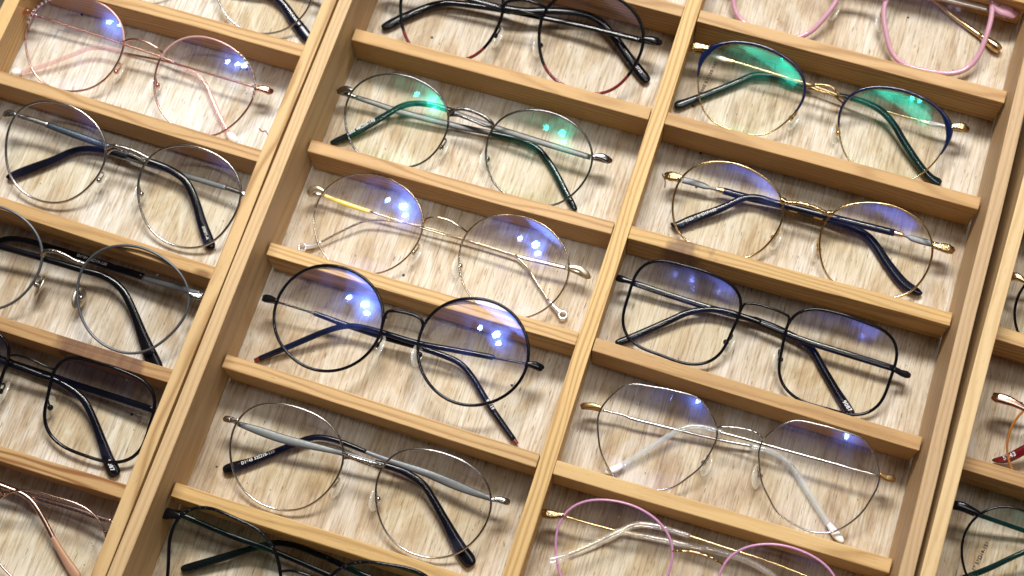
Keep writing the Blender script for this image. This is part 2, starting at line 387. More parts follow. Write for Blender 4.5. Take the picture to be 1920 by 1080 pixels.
tray('wooden eyeglasses tray in the middle, both of its columns in view', (0, 0), 0.0,
     [(131, 0), (69.5, 0), (4.5, .8), (-64.95, 2.2), (-127.3, .6), (-192.1, -1.5), (-261.1, 0), (-327, 0), (-390, 0)],
     [(131, 0), (69.16, 0), (5.4, .2), (-62.06, 2.5), (-127.7, -1.4), (-192.3, 2.0), (-259, 0), (-327, 0), (-390, 0)],
     ('pine_pale', 'pine_pale'), ['pine', 'pine', 'pine_honey', 'pine', 'pine', 'pine', 'pine_honey'], ['pine', 'pine', 'pine_honey', 'pine_patch_start', 'pine_honey', 'pine', 'pine'], 'pine')
tray('wooden eyeglasses tray along the left edge, one column in view', (-15.35-2*WD-TC, 0), 0.0008,
     [(47, 0), (-14, 0), (-79, 0), (-147, 0), (-208, 0), (-271, 0), (-340, 0)],
     [(110, 0), (47, 0), (-14.2, .3), (-78.6, -2.2), (-147.3, -3.5), (-207.8, .6), (-270.6, 1), (-338, 0)],
     ('pine', 'pine_knot'), H, ['pine', 'pine', 'pine', 'pine', 'pine_honey', 'pine_patch_end', 'pine_lined', 'pine'], 'pine', 'plywood_pale')
tray('wooden eyeglasses tray cut off by the right edge, beyond the dark gap', (368.4, 0), -0.0178,
     [(78, 0), (10, 0), (-60.5, 0), (-130, 1.2), (-195, 0), (-260, 0)], [(10, 0), (-60.5, 0), (-130, 0), (-195, 0)],
     ('pine_pale', 'pine'), H, H, 'pine')

# ---------------------------------------------------------------- eyeglasses
GL = {}
GL['A1']={"org":[77.91,-29.38,12.01],"tilt":20,"ang":1.24,"half":40.43,"prof":[28.93,29.3,29.27,28.75,27.89,26.9,26.04,25.41,25.05,24.93,25.07,25.49,26.23,27.19,28.17,28.91,29.24,29.14,28.77,28.35,28.01,27.76,27.46,26.99,26.34,25.69,25.27,25.26,25.67,26.29,26.88,27.26,27.44,27.59,27.88,28.37],"bridge":[[[-12.43,10.84,0.5],[-11.19,13.03,0.5],[-6.15,14.99,0.5],[-0.16,15.21,0.5],[6.18,14.13,0.5],[11.29,11.95,0.5],[13.59,10.85,0.5]],[[-11.3,9.63,0.5],[-6.16,11.22,0.5],[1.16,10.29,0.5],[7.47,9.3,0.5],[12.39,8.96,0.5]]],"endL":[[-67.29,10.34,0.0],[-71.63,10.18,-1.0],[-75.29,8.19,-2.0]],"endR":[[68.82,8.95,-0.0],[73.17,8.97,-1.0],[77.45,8.18,-2.0]],"endw":3.48,"TL":[["metal",1.2,[[-66.72,7.33,-7.04,2.9],[-54.75,6.66,-7.65,3.29],[-41.21,5.79,-8.28,3.68],[-13.79,5.84,-10.03,3.68],[12.15,7.15,-11.8,3.29]]],["sleeve",2.4,[[10.13,7.04,-11.82,3.48],[22.16,7.44,-12.42,3.68],[30.38,7.03,-12.54,3.68],[38.16,4.74,-11.94,3.68],[45.9,-0.72,-10.17,3.68],[53.02,-7.54,-7.89,3.87],[59.77,-14.9,-5.38,4.06],[67.54,-22.42,-2.81,3.48]]]],"TR":[["metal",1.2,[[67.57,7.32,-4.34,3.29],[40.02,8.57,-4.99,3.87],[14.28,10.11,-6.05,3.48],[-0.46,11.49,-7.06,3.29],[-13.25,12.8,-8.13,2.9]]],["sleeve",2.4,[[-11.26,12.92,-8.31,3.29],[-19.81,13.67,-9.07,3.48],[-28.06,13.47,-9.52,3.48],[-35.86,11.81,-9.5,3.48],[-42.79,7.55,-8.6,3.68],[-53.59,-3.83,-5.89,3.87],[-63.07,-12.99,-3.85,4.26],[-73.21,-20.85,-2.28,3.29]]]]}
GL['A2']={"org":[83.57,-91.22,11.06],"tilt":16,"ang":0.06,"half":40.82,"prof":[29.54,29.66,29.5,29.08,28.5,27.88,27.32,26.9,26.62,26.52,26.63,27.02,27.68,28.52,29.34,29.94,30.14,29.95,29.48,28.9,28.4,28.03,27.77,27.56,27.38,27.23,27.19,27.29,27.52,27.81,28.08,28.27,28.43,28.63,28.91,29.25],"bridge":[[[-11.47,8.85,0.5],[-10.02,11.33,0.5],[-5.13,13.32,0.5],[1.78,13.52,0.5],[8.26,11.83,0.5],[12.02,9.86,0.5]]],"endL":[[-68.39,10.57,0.0],[-73.28,10.72,-1.0],[-76.65,7.5,-2.0]],"endR":[[69.17,8.56,0.0],[74.98,8.38,-1.0],[79.66,6.11,-2.0]],"endw":3.21,"TL":[["yellow",1.2,[[-69.47,8.36,-6.86,1.89],[-65.76,7.92,-6.95,2.45],[-54.38,7.19,-7.38,2.64],[-42.67,6.88,-7.94,2.45]]],["metal",1.4,[[-43.21,6.93,-7.98,1.23],[-12.76,6.17,-9.22,1.04],[9.27,6.19,-10.0,1.04],[36.41,5.6,-10.44,1.13],[41.71,4.63,-10.25,1.23],[47.15,1.69,-9.48,1.23],[54.67,-4.63,-7.76,1.23],[63.49,-12.0,-5.73,1.32]]],["ring",1.4,[[64.08,-12.32,-5.64,2.07],[67.74,-14.51,-5.04,2.64],[73.04,-17.29,-4.28,5.66]]]],"TR":[["metal",1.2,[[67.81,6.95,-4.22,2.26],[56.68,6.46,-4.07,2.45],[45.07,5.84,-3.91,2.45],[40.08,5.98,-3.98,1.51]]],["metal",1.4,[[41.1,5.88,-3.96,1.13],[22.08,6.34,-4.34,1.04],[10.04,6.47,-4.69,1.04],[-12.34,6.91,-5.75,1.04],[-28.15,5.44,-6.27,1.13],[-37.74,3.51,-6.4,1.23],[-44.88,0.45,-6.13,1.23],[-54.28,-7.77,-4.85,1.23],[-62.63,-16.07,-3.55,1.32]]],["ring",1.4,[[-63.03,-16.39,-3.51,2.07],[-66.57,-19.44,-3.07,2.64],[-71.87,-21.98,-2.89,5.66]]]]}
GL['A3']={"org":[81.68,-146.68,19.33],"tilt":12,"ang":3.67,"half":38.79,"prof":[28.68,28.6,28.49,28.36,28.23,28.07,27.84,27.58,27.33,27.17,27.18,27.37,27.7,28.09,28.45,28.69,28.8,28.78,28.67,28.49,28.29,28.09,27.92,27.79,27.71,27.67,27.64,27.62,27.6,27.61,27.69,27.85,28.09,28.35,28.56,28.67],"bridge":[[[-9.3,3.12,0.5],[-9.69,7.75,0.5],[-8.2,10.17,0.5],[-3.68,11.2,0.5],[3.94,11.23,0.5],[8.49,10.19,0.5],[10.48,7.91,0.5],[11.24,4.04,0.5]]],"endL":[[-66.81,3.11,0.0],[-70.91,2.88,-1.0],[-74.57,2.75,-2.0]],"endR":[[66.8,0.67,0.0],[70.52,0.32,-1.0],[74.08,-0.08,-2.0]],"endw":3.67,"TL":[["black",1.2,[[-67.88,2.37,-6.71,1.1],[-58.15,1.8,-7.61,1.1],[-47.91,1.07,-8.53,1.1]]],["sleeve",2.6,[[-48.92,1.14,-8.62,2.38],[-46.48,0.95,-8.83,2.75],[-31.64,-0.82,-9.96,3.12],[-11.08,-2.65,-11.51,3.12],[8.23,-3.53,-12.97,3.12],[22.88,-4.85,-13.82,3.3],[32.03,-7.0,-14.02,3.3],[40.16,-12.57,-13.47,3.3],[51.72,-24.14,-11.96,3.48],[68.73,-38.95,-10.03,3.12]]],["red",2.0,[[68.48,-38.73,-10.09,2.75],[71.01,-40.56,-9.87,2.02]]]],"TR":[["black",1.2,[[65.61,0.1,-4.14,1.1],[57.21,-0.23,-4.37,1.1],[48.35,-0.75,-4.58,1.1]]],["sleeve",2.6,[[49.28,-0.72,-4.65,2.38],[46.86,-0.51,-4.79,2.93],[29.88,-1.17,-5.39,3.12],[8.92,-1.91,-6.42,3.12],[-10.96,-0.59,-8.17,3.12],[-23.85,-0.35,-9.35,3.12],[-32.25,-2.12,-9.82,3.12],[-41.69,-7.24,-9.91,3.3],[-58.19,-19.09,-9.86,3.3],[-71.49,-28.46,-9.96,3.12]]],["red",2.0,[[-71.11,-28.17,-10.1,2.75],[-73.9,-29.96,-10.15,2.02]]]]}
GL['A4']={"org":[85.21,-223.47,13.38],"tilt":22,"ang":-0.14,"half":39.35,"prof":[29.35,29.85,30.12,30.0,29.44,28.55,27.52,26.6,25.98,25.77,26.03,26.71,27.69,28.76,29.71,30.3,30.41,30.06,29.41,28.71,28.16,27.87,27.79,27.8,27.78,27.68,27.55,27.48,27.54,27.71,27.91,28.06,28.15,28.24,28.45,28.83],"bridge":[[[-11.37,10.46,0.5],[-6.82,10.56,0.5],[-0.16,10.57,0.5],[5.52,10.66,0.5],[10.63,11.03,0.5]],[[-10.52,8.47,0.5],[-5.55,9.45,0.5],[0.23,9.19,0.5],[6.01,8.93,0.5],[10.25,8.38,0.5]]],"endL":[[-66.91,9.52,-0.0],[-71.11,9.33,-1.0],[-74.52,8.73,-2.0]],"endR":[[67.38,11.52,-0.0],[71.19,11.61,-1.0],[75.05,11.54,-2.0]],"endw":3.08,"TL":[["steel",1.2,[[-67.8,7.78,-3.97,2.71],[-55.55,7.45,-4.13,4.52],[-43.88,7.22,-4.36,4.7],[-29.78,7.97,-5.14,3.98],[-13.0,8.94,-6.28,2.71],[6.76,9.21,-7.62,2.35]]],["sleeve",2.6,[[4.83,9.16,-7.74,3.08],[13.27,9.23,-8.43,3.44],[21.93,8.64,-8.94,3.8],[31.41,5.69,-8.7,3.8],[39.07,-0.16,-7.36,3.98],[48.52,-8.59,-5.41,4.7],[58.03,-17.39,-3.45,6.51],[64.3,-22.22,-2.49,7.6],[67.49,-24.83,-1.96,5.43]]]],"TR":[["steel",1.2,[[66.8,9.71,-6.45,2.71],[55.03,10.01,-7.66,4.16],[45.22,10.5,-8.74,4.7],[30.35,11.42,-10.4,3.98],[10.8,11.51,-11.97,2.71],[-3.59,11.9,-13.13,1.99]]],["sleeve",2.6,[[-2.15,11.86,-13.21,2.35],[-16.25,12.58,-14.35,2.89],[-25.9,11.94,-14.62,3.08],[-32.85,9.49,-14.01,3.26],[-40.42,3.66,-12.12,3.62],[-55.36,-8.35,-8.08,4.34],[-64.61,-14.75,-5.94,5.97],[-69.71,-17.99,-4.85,5.07]]]]}
GL['A0']={"org":[85.3,42.68,15.4],"tilt":22,"ang":2.82,"half":39.99,"prof":[28.77,29.23,29.49,29.39,28.99,28.46,27.97,27.64,27.47,27.46,27.62,28.0,28.6,29.29,29.87,30.12,29.92,29.34,28.65,28.15,27.99,28.12,28.33,28.4,28.25,28.0,27.87,28.04,28.5,29.02,29.33,29.27,28.89,28.44,28.21,28.35],"bridge":[[[-11.2,7.62,0.5],[-9.05,11.57,0.5],[-0.47,14.07,0.5],[6.74,13.69,0.5],[12.56,12.63,0.5]],[[-10.86,6.19,0.5],[-4.1,7.82,0.5],[4.04,7.85,0.5],[10.88,6.8,0.5]]],"endL":[[-71.36,8.62,-0.0],[-75.82,8.86,-1.0],[-80.25,8.91,-2.0]],"endR":[[68.63,7.76,-0.0],[72.3,7.97,-1.0],[76.51,7.61,-2.0]],"endw":3.99,"TL":[["black",1.4,[[-70.62,10.0,-4.49,3.39],[-46.92,10.09,-5.75,3.39],[-26.08,9.04,-6.58,3.39],[-11.6,8.37,-7.35,3.59]]],["sleeve",2.6,[[-13.73,8.55,-7.51,3.99],[-0.78,9.48,-9.0,4.38],[10.56,12.4,-11.32,4.38],[27.97,15.31,-14.46,4.38],[39.5,13.83,-15.28,4.58],[49.16,7.9,-14.3,4.78],[63.44,-4.42,-11.8,5.58],[72.33,-11.67,-10.44,6.18],[75.77,-14.17,-10.03,3.99]]]],"TR":[["black",1.4,[[67.59,7.15,-7.3,3.59],[35.15,8.41,-10.28,3.59],[9.35,8.4,-11.99,3.59],[-11.43,8.21,-13.07,3.59]]],["sleeve",2.6,[[-9.34,8.06,-13.2,3.99],[-16.64,7.99,-13.51,3.99],[-37.21,6.54,-13.76,3.99],[-47.22,4.79,-13.4,4.19],[-56.35,0.19,-11.89,4.58],[-69.08,-9.72,-8.42,5.58],[-74.81,-14.96,-6.55,5.58],[-77.48,-17.16,-5.77,3.59]]]]}
GL['B9']={"org":[260.98,114.41,12.16],"tilt":15,"ang":1.54,"half":42.03,"prof":[28.2,28.66,29.52,30.54,31.48,32.1,32.22,31.89,31.38,31.06,31.03,31.11,30.93,30.34,29.57,29.02,28.91,29.08,29.13,28.9,28.61,28.76,29.55,30.69,31.51,31.55,30.95,30.38,30.47,31.3,32.29,32.69,32.09,30.75,29.31,28.38],"bridge":[[[-13.78,0.65,0.5],[-9.94,5.18,0.5],[-2.42,6.98,0.5],[5.71,6.35,0.5],[12.98,1.92,0.5]]],"endL":[[-72.12,-3.82,0.0],[-77.48,-2.72,-1.0],[-83.57,-2.82,-2.0]],"endR":[[67.83,14.23,-0.0],[72.91,14.19,-1.0],[79.49,14.01,-2.0]],"endw":11.28,"TL":[["gold",1.2,[[-70.53,-1.31,-7.28,3.69],[-22.89,4.83,-10.92,3.08],[16.1,11.86,-13.85,2.05]]],["gold",2.2,[[15.1,11.83,-13.84,2.26],[33.72,14.24,-14.72,2.26],[42.33,11.42,-14.02,2.46],[51.33,6.49,-12.72,2.67],[68.84,-1.74,-10.48,3.08]]],["goldtip",5,[[68.75,-1.97,-9.66,3.08],[73.12,-4.13,-9.11,4.72],[77.48,-6.28,-8.56,5.74],[80.23,-7.76,-8.19,4.1]]]],"TR":[["whitemetal",1.4,[[69.07,12.69,-4.51,4.1],[44.45,13.1,-5.11,3.69],[14.95,12.6,-6.42,3.08]]],["gold",2.2,[[15.95,12.66,-6.52,2.05],[-14.38,10.47,-8.92,2.26],[-42.34,1.04,-10.28,2.67]]]]}
GL['B0']={"org":[255.66,42.05,11.88],"tilt":20,"ang":-2.39,"half":39.91,"prof":[28.4,29.15,29.46,29.08,28.03,26.62,25.22,24.11,23.43,23.16,23.29,23.86,24.88,26.28,27.79,29.03,29.63,29.49,28.78,27.87,27.15,26.75,26.54,26.25,25.71,24.96,24.3,24.07,24.41,25.17,26.03,26.63,26.87,26.93,27.1,27.61],"bridge":[[[-12.29,9.69,0.5],[-7.97,11.66,0.5],[-5.45,13.06,0.5],[1.2,13.97,0.5],[5.26,12.24,0.5],[8.26,10.68,0.5],[12.63,10.06,0.5]],[[-7.72,10.93,0.5],[-2.52,10.27,0.5],[3.48,10.16,0.5],[7.46,10.12,0.5]]],"endL":[[-68.41,15.54,0.0],[-72.67,13.95,-1.0],[-76.52,12.29,-2.0]],"endR":[[68.87,14.6,0.0],[72.85,14.79,-1.0],[75.71,14.81,-2.0]],"endw":4.53,"TL":[["white",1.6,[[-67.38,12.28,-4.48,1.77],[-60.33,11.94,-4.43,2.76],[-56.7,11.75,-4.4,2.56]]],["gold",1.3,[[-57.22,11.79,-4.44,2.96],[-52.82,12.3,-4.67,2.36],[-51.28,12.27,-4.68,1.18],[-33.1,12.46,-5.06,1.08],[-11.0,12.75,-5.83,1.08],[7.34,11.96,-6.42,1.18]]],["sleeve",2.6,[[5.84,12.01,-6.57,2.56],[17.08,12.99,-7.64,3.35],[25.23,12.6,-8.1,3.74],[32.9,10.48,-7.97,3.94],[40.37,5.69,-7.02,3.94],[48.67,-1.89,-5.36,4.14],[59.31,-10.67,-3.6,4.14],[66.68,-15.36,-2.84,4.33],[71.57,-16.77,-2.88,5.12],[73.41,-17.27,-2.9,2.96]]]],"TR":[["white",1.6,[[66.42,13.38,-7.27,1.77],[60.75,12.8,-7.55,2.76],[56.91,12.6,-7.8,2.56]]],["gold",1.3,[[57.42,12.56,-7.82,2.96],[53.07,12.41,-8.14,2.36],[51.14,12.31,-8.26,1.18],[35.58,11.8,-9.36,1.08],[12.69,12.02,-11.17,1.08],[-9.49,12.31,-12.71,1.18]]],["sleeve",2.6,[[-7.96,12.29,-12.75,2.56],[-18.61,12.38,-13.37,3.35],[-28.81,12.51,-13.93,3.55],[-36.44,10.88,-13.7,3.74],[-41.71,8.3,-13.01,3.74],[-47.95,2.48,-11.2,3.94],[-58.99,-7.28,-8.15,4.14],[-68.52,-15.35,-5.59,4.53],[-73.31,-19.29,-4.35,5.52],[-75.75,-20.52,-3.99,3.35]]]]}
GL['B1']={"org":[263.02,-26.94,10.97],"tilt":19,"ang":0.51,"half":39.92,"prof":[28.99,29.23,29.27,28.91,28.14,27.12,26.1,25.25,24.68,24.37,24.34,24.65,25.34,26.4,27.64,28.75,29.42,29.53,29.2,28.73,28.39,28.24,28.1,27.69,26.82,25.59,24.38,23.68,23.77,24.64,25.93,27.17,28.02,28.44,28.6,28.74],"bridge":[[[-14.34,12.44,0.5],[-10.32,11.79,0.5],[-3.94,12.96,0.5],[3.72,12.92,0.5],[9.74,11.86,0.5],[13.86,11.44,0.5]]],"endL":[[-66.74,9.93,0.0],[-70.81,9.7,-1.0],[-74.48,9.38,-2.0]],"endR":[[68.36,10.12,0.0],[72.63,10.39,-1.0],[76.83,10.63,-2.0]],"endw":4.77,"TL":[["steel",1.3,[[-66.99,9.49,-7.05,3.81],[-60.14,9.61,-7.54,3.81],[-54.66,9.34,-7.8,3.43],[-51.16,9.12,-7.94,1.33],[-48.27,9.34,-8.2,1.91]]],["gold",2.4,[[-48.78,9.4,-8.25,2.29],[-43.95,9.66,-8.64,3.62]]],["sleeve",2.6,[[-44.43,9.63,-8.66,4.0],[-29.74,9.66,-9.53,4.19],[-15.3,10.43,-10.57,4.19],[-8.0,10.48,-10.94,4.19]]],["gold",2.7,[[-8.3,10.5,-10.96,4.38],[-3.63,10.51,-11.17,4.38]]],["sleeve",2.6,[[-3.83,10.56,-11.19,4.19],[5.66,10.33,-11.5,4.19]]],["gold",2.7,[[5.36,10.35,-11.52,4.38],[10.02,10.36,-11.69,4.38]]],["sleeve",2.6,[[9.81,10.4,-11.71,4.38],[21.92,9.21,-11.69,4.38],[33.0,7.35,-11.34,4.38],[39.7,3.57,-10.2,4.58],[49.57,-5.49,-7.3,5.15],[58.86,-12.47,-5.05,5.72],[66.11,-15.09,-4.25,4.96],[69.77,-15.41,-4.18,1.53]]]],"TR":[["steel",1.3,[[67.74,11.1,-4.35,3.81],[61.64,11.05,-4.38,3.81],[56.89,11.19,-4.48,3.43],[54.02,11.37,-4.57,1.33],[51.63,11.49,-4.63,1.91]]],["gold",2.4,[[52.12,11.43,-4.62,2.1],[46.89,11.54,-4.73,3.62]]],["sleeve",2.6,[[47.38,11.48,-4.72,4.0],[16.16,10.88,-5.32,4.19],[-14.5,10.59,-6.93,3.81],[-24.31,11.01,-7.83,3.62],[-29.87,10.0,-7.95,3.62],[-34.97,7.29,-7.54,3.81],[-43.59,-0.3,-6.02,4.38],[-55.72,-9.36,-4.47,5.15],[-62.49,-14.83,-3.52,4.96],[-66.69,-14.98,-3.91,1.33]]]]}
GL['B2']={"org":[257.0,-90.82,10.9],"tilt":18,"ang":-1.32,"half":41.62,"prof":[28.26,28.8,29.97,30.84,30.54,28.96,26.81,25.02,24.08,23.92,24.31,25.28,26.95,29.09,30.91,31.54,30.79,29.36,28.31,28.21,28.82,29.42,29.42,28.69,27.5,26.17,25.04,24.41,24.57,25.61,27.28,29.01,30.17,30.34,29.64,28.68],"bridge":[[[-12.07,7.21,0.5],[-12.28,11.48,0.5],[-11.01,14.38,0.5],[-5.29,15.82,0.5],[2.23,16.0,0.5],[9.04,15.39,0.5],[12.13,13.98,0.5],[13.12,9.03,0.5]]],"endL":[[-70.3,7.49,-0.0],[-74.68,7.32,-1.0],[-77.86,7.32,-2.0]],"endR":[[70.46,4.6,-0.0],[74.29,4.58,-1.0],[77.54,4.66,-2.0]],"endw":3.34,"TL":[["black",1.4,[[-69.66,7.36,-6.88,3.52],[-50.55,6.98,-7.8,3.52],[-29.2,6.95,-8.86,3.52],[-12.01,7.56,-9.78,3.52],[-2.59,8.24,-10.33,3.15]]],["sleeve",2.6,[[-4.5,8.22,-10.41,3.52],[7.25,7.5,-10.49,3.71],[16.26,6.21,-10.26,3.71],[23.41,4.63,-9.87,3.9],[29.49,1.75,-9.03,3.9],[36.75,-5.24,-6.87,4.08],[45.83,-13.75,-4.19,4.45],[53.29,-20.13,-2.15,5.01],[58.06,-23.76,-0.99,3.71]]]],"TR":[["black",1.4,[[70.16,5.64,-4.22,3.52],[45.43,5.5,-4.24,3.71],[26.63,5.39,-4.44,3.52],[12.21,6.16,-5.04,3.34],[-2.41,7.28,-5.96,2.97]]],["sleeve",2.6,[[-0.51,7.31,-6.03,3.15],[-14.07,7.84,-6.91,3.34],[-23.45,7.09,-7.26,3.34],[-30.55,5.12,-7.13,3.34],[-38.76,0.54,-6.35,3.52],[-46.29,-6.17,-4.99,3.71],[-61.3,-19.66,-2.38,4.08],[-66.65,-24.1,-1.57,4.08],[-69.15,-25.39,-1.41,2.41]]]]}
GL['B3']={"org":[262.26,-155.13,13.05],"tilt":19,"ang":3.5,"half":41.47,"prof":[29.36,29.86,30.16,30.19,30.02,29.79,29.62,29.56,29.55,29.42,29.05,28.38,27.48,26.52,25.69,25.11,24.81,24.72,24.76,24.88,25.13,25.6,26.33,27.28,28.31,29.19,29.8,30.14,30.34,30.59,30.95,31.37,31.63,31.55,31.05,30.27,29.44,28.76,28.29,27.96,27.63,27.24,26.82,26.52,26.45,26.6,26.86,27.06,27.11,27.04,26.95,26.96,27.12,27.41,27.74,28.05,28.32,28.56,28.74,28.83,28.8,28.64,28.41,28.21,28.09,28.06,28.06,28.06,28.07,28.15,28.39,28.82],"bridge":[[[-11.89,10.36,0.5],[-10.69,12.29,0.5],[-4.49,13.68,0.5],[1.7,14.25,0.5],[7.22,13.74,0.5],[10.77,11.95,0.5],[11.77,10.73,0.5]]],"endL":[[-70.66,9.04,-0.0],[-74.64,7.85,-1.0],[-79.56,6.62,-2.0]],"endR":[[70.72,6.77,-0.0],[73.9,6.8,-1.0],[77.33,6.89,-2.0]],"endw":3.26,"TL":[["metal",1.5,[[-70.11,6.33,-6.68,1.45],[-59.9,6.27,-7.52,1.27],[-53.22,5.42,-7.78,1.81],[-33.75,5.11,-9.24,1.72],[-11.61,4.9,-10.77,1.63],[7.49,5.65,-12.2,1.63]]],["clear",2.8,[[6.62,5.44,-12.15,2.89],[16.73,5.24,-12.61,3.08],[24.52,2.99,-12.22,3.26],[32.01,-2.34,-10.76,3.26],[43.45,-13.86,-7.33,3.26],[52.49,-22.97,-4.56,3.08]]],["white",2.8,[[52.26,-22.68,-4.66,2.71],[54.63,-24.66,-4.06,3.62],[57.85,-27.38,-3.24,4.16],[61.16,-29.64,-2.58,2.35]]]],"TR":[["metal",1.5,[[70.31,6.49,-4.13,1.27],[58.28,6.74,-4.28,1.27],[51.08,7.07,-4.45,1.81],[24.91,7.99,-5.21,1.72],[2.11,8.84,-6.35,1.63],[-9.81,9.15,-7.11,1.63]]],["clear",2.8,[[-8.47,9.27,-7.29,2.53],[-18.18,9.66,-8.07,2.89],[-25.19,8.17,-8.1,3.08],[-30.85,4.74,-7.46,3.08],[-40.65,-4.59,-5.53,3.08],[-54.01,-18.31,-2.79,3.08]]],["white",2.8,[[-53.64,-17.96,-2.98,2.71],[-57.11,-20.88,-2.46,3.62],[-61.51,-23.76,-2.02,2.71]]]]}
GL['B4']={"org":[258.74,-219.95,13.19],"tilt":20,"ang":2.35,"half":40.24,"prof":[29.28,30.26,31.02,31.2,30.72,29.75,28.63,27.68,27.06,26.8,26.84,27.13,27.65,28.29,28.9,29.23,29.16,28.72,28.21,28.01,28.38,29.26,30.25,30.83,30.62,29.64,28.29,27.12,26.56,26.66,27.16,27.66,27.9,27.94,28.03,28.46],"bridge":[[[-11.98,9.25,0.5],[-9.76,11.12,0.5],[-3.02,12.6,0.5],[4.13,12.39,0.5],[8.82,11.33,0.5],[11.58,9.12,0.5]]],"endL":[[-67.97,12.75,0.0],[-73.14,11.84,-1.0],[-77.88,11.32,-2.0]],"endR":[[70.11,11.29,-0.0],[74.7,10.57,-1.0],[78.27,10.46,-2.0]],"endw":4.09,"TL":[["gold",1.4,[[-67.74,11.53,-6.5,1.25],[-59.01,11.26,-6.88,1.07],[-41.69,11.03,-7.75,1.25]]],["clear",3,[[-42.59,10.97,-7.75,2.67],[-26.57,12.0,-8.99,3.02],[-8.73,12.79,-10.24,3.2],[9.08,13.51,-11.43,3.2],[22.65,13.02,-11.94,3.2],[32.09,10.92,-11.66,3.2],[39.93,7.94,-10.98,3.2],[50.1,-1.35,-8.21,3.2],[63.74,-14.65,-4.19,3.2]]],["gold",1.0,[[-41.89,9.96,-13.94,0.89],[-26.64,11.01,-14.78,1.07],[-8.67,11.88,-15.63,1.07],[9.25,12.66,-16.44,1.07]]]],"TR":[["gold",1.4,[[70.16,12.26,-4.01,1.25],[35.07,16.2,-5.69,1.07],[10.85,17.33,-6.34,1.07],[-7.29,18.29,-6.93,1.25]]],["clear",3,[[-5.92,18.21,-6.96,2.49],[-19.1,18.67,-7.34,3.02],[-26.23,18.29,-7.34,3.2],[-33.07,16.78,-6.94,3.38],[-39.13,12.36,-5.53,3.56],[-51.0,2.64,-2.44,3.91],[-63.04,-6.34,0.32,4.45],[-70.1,-10.34,1.49,4.45]]],["gold",1.0,[[-7.21,17.22,-13.5,1.07],[-19.11,17.55,-14.24,1.25],[-26.31,17.13,-14.47,1.25],[-33.22,15.57,-14.28,1.25],[-39.35,11.07,-13.08,1.25],[-51.35,1.17,-10.41,1.25],[-62.0,-6.87,-8.27,1.07]]]]}
GL['C9']={"org":[-99.58,27.53,12.46],"tilt":20,"ang":-0.13,"half":39.37,"prof":[27.69,27.61,27.53,27.48,27.47,27.51,27.6,27.7,27.8,27.88,27.93,27.95,27.95,27.97,28.02,28.12,28.27,28.46,28.65,28.82,28.93,28.94,28.84,28.65,28.39,28.1,27.82,27.61,27.47,27.43,27.46,27.55,27.65,27.73,27.77,27.75],"endR":[[65.31,4.42,0.0],[69.24,4.62,-1.0],[73.18,4.83,-2.0]],"endw":3.78,"TL":[["metal",1.2,[[-63.85,-4.62,-4.42,3.36],[-25.55,-5.28,-3.7,3.57],[7.55,-5.94,-3.94,3.57]]],["sleeve",2.6,[[6.43,-5.91,-3.99,3.78],[28.33,-4.29,-5.62,4.41],[39.6,-3.17,-6.78,4.62],[49.56,-6.89,-6.19,4.83],[58.5,-13.64,-4.61,5.88],[68.7,-21.05,-2.95,6.72],[71.15,-22.52,-2.66,4.2]]]],"TR":[["metal",1.2,[[62.65,4.59,-7.2,3.36],[25.17,2.84,-8.87,3.57],[-19.27,2.03,-10.54,3.57]]],["sleeve",2.6,[[-18.21,2.11,-10.6,3.78],[-41.15,0.56,-10.62,4.2],[-59.36,-9.14,-7.43,4.62],[-73.65,-22.32,-2.85,5.25]]]]}
GL['C0']={"org":[-111.06,-39.97,12.54],"tilt":19,"ang":-2.39,"half":39.72,"prof":[28.96,29.44,29.58,29.28,28.62,27.78,26.97,26.37,26.07,26.11,26.48,27.12,27.91,28.7,29.28,29.52,29.41,29.03,28.57,28.19,27.94,27.8,27.67,27.49,27.27,27.12,27.15,27.38,27.72,28.0,28.08,27.96,27.76,27.68,27.88,28.36],"bridge":[[[-11.39,7.41,0.5],[-10.55,10.06,0.5],[-5.72,12.51,0.5],[1.73,12.98,0.5],[8.08,11.87,0.5],[11.26,9.87,0.5]]],"endL":[[-65.83,9.25,0.0],[-69.64,9.21,-1.0],[-73.8,8.54,-2.0]],"endR":[[68.75,8.35,0.0],[72.51,8.88,-1.0],[75.92,8.88,-2.0]],"endw":3.69,"TL":[["metal",1.3,[[-68.16,8.34,-7.02,1.44],[-42.45,8.46,-8.73,1.33],[-16.57,8.64,-10.26,1.33],[6.27,8.42,-11.2,1.33],[18.79,7.13,-11.18,1.64]]],["pinkclear",2.6,[[17.54,7.39,-11.34,2.05],[24.49,6.42,-11.2,2.67],[31.7,4.88,-10.85,2.87],[38.63,0.4,-9.48,2.87],[49.4,-10.16,-6.15,2.87],[60.79,-19.84,-3.05,2.67]]],["pearl",5.5,[[61.17,-20.12,-2.24,3.08],[64.88,-22.32,-1.43,5.13],[67.6,-23.56,-0.96,2.05]]]],"TR":[["metal",1.3,[[66.0,8.54,-4.31,1.44],[41.66,7.69,-4.63,1.33],[15.67,6.85,-5.31,1.33],[-11.92,3.67,-5.88,1.54]]],["pinkclear",2.6,[[-10.39,3.86,-6.02,2.05],[-18.85,3.71,-6.62,2.67],[-27.33,2.35,-6.88,2.87],[-33.9,-0.61,-6.54,2.87],[-41.19,-6.89,-5.37,2.87],[-53.59,-16.96,-3.68,2.87],[-65.3,-25.05,-2.57,2.67]]],["pearl",5.5,[[-64.77,-24.8,-2.44,3.08],[-68.07,-26.01,-2.07,5.13],[-70.27,-26.74,-1.85,2.05]]]]}
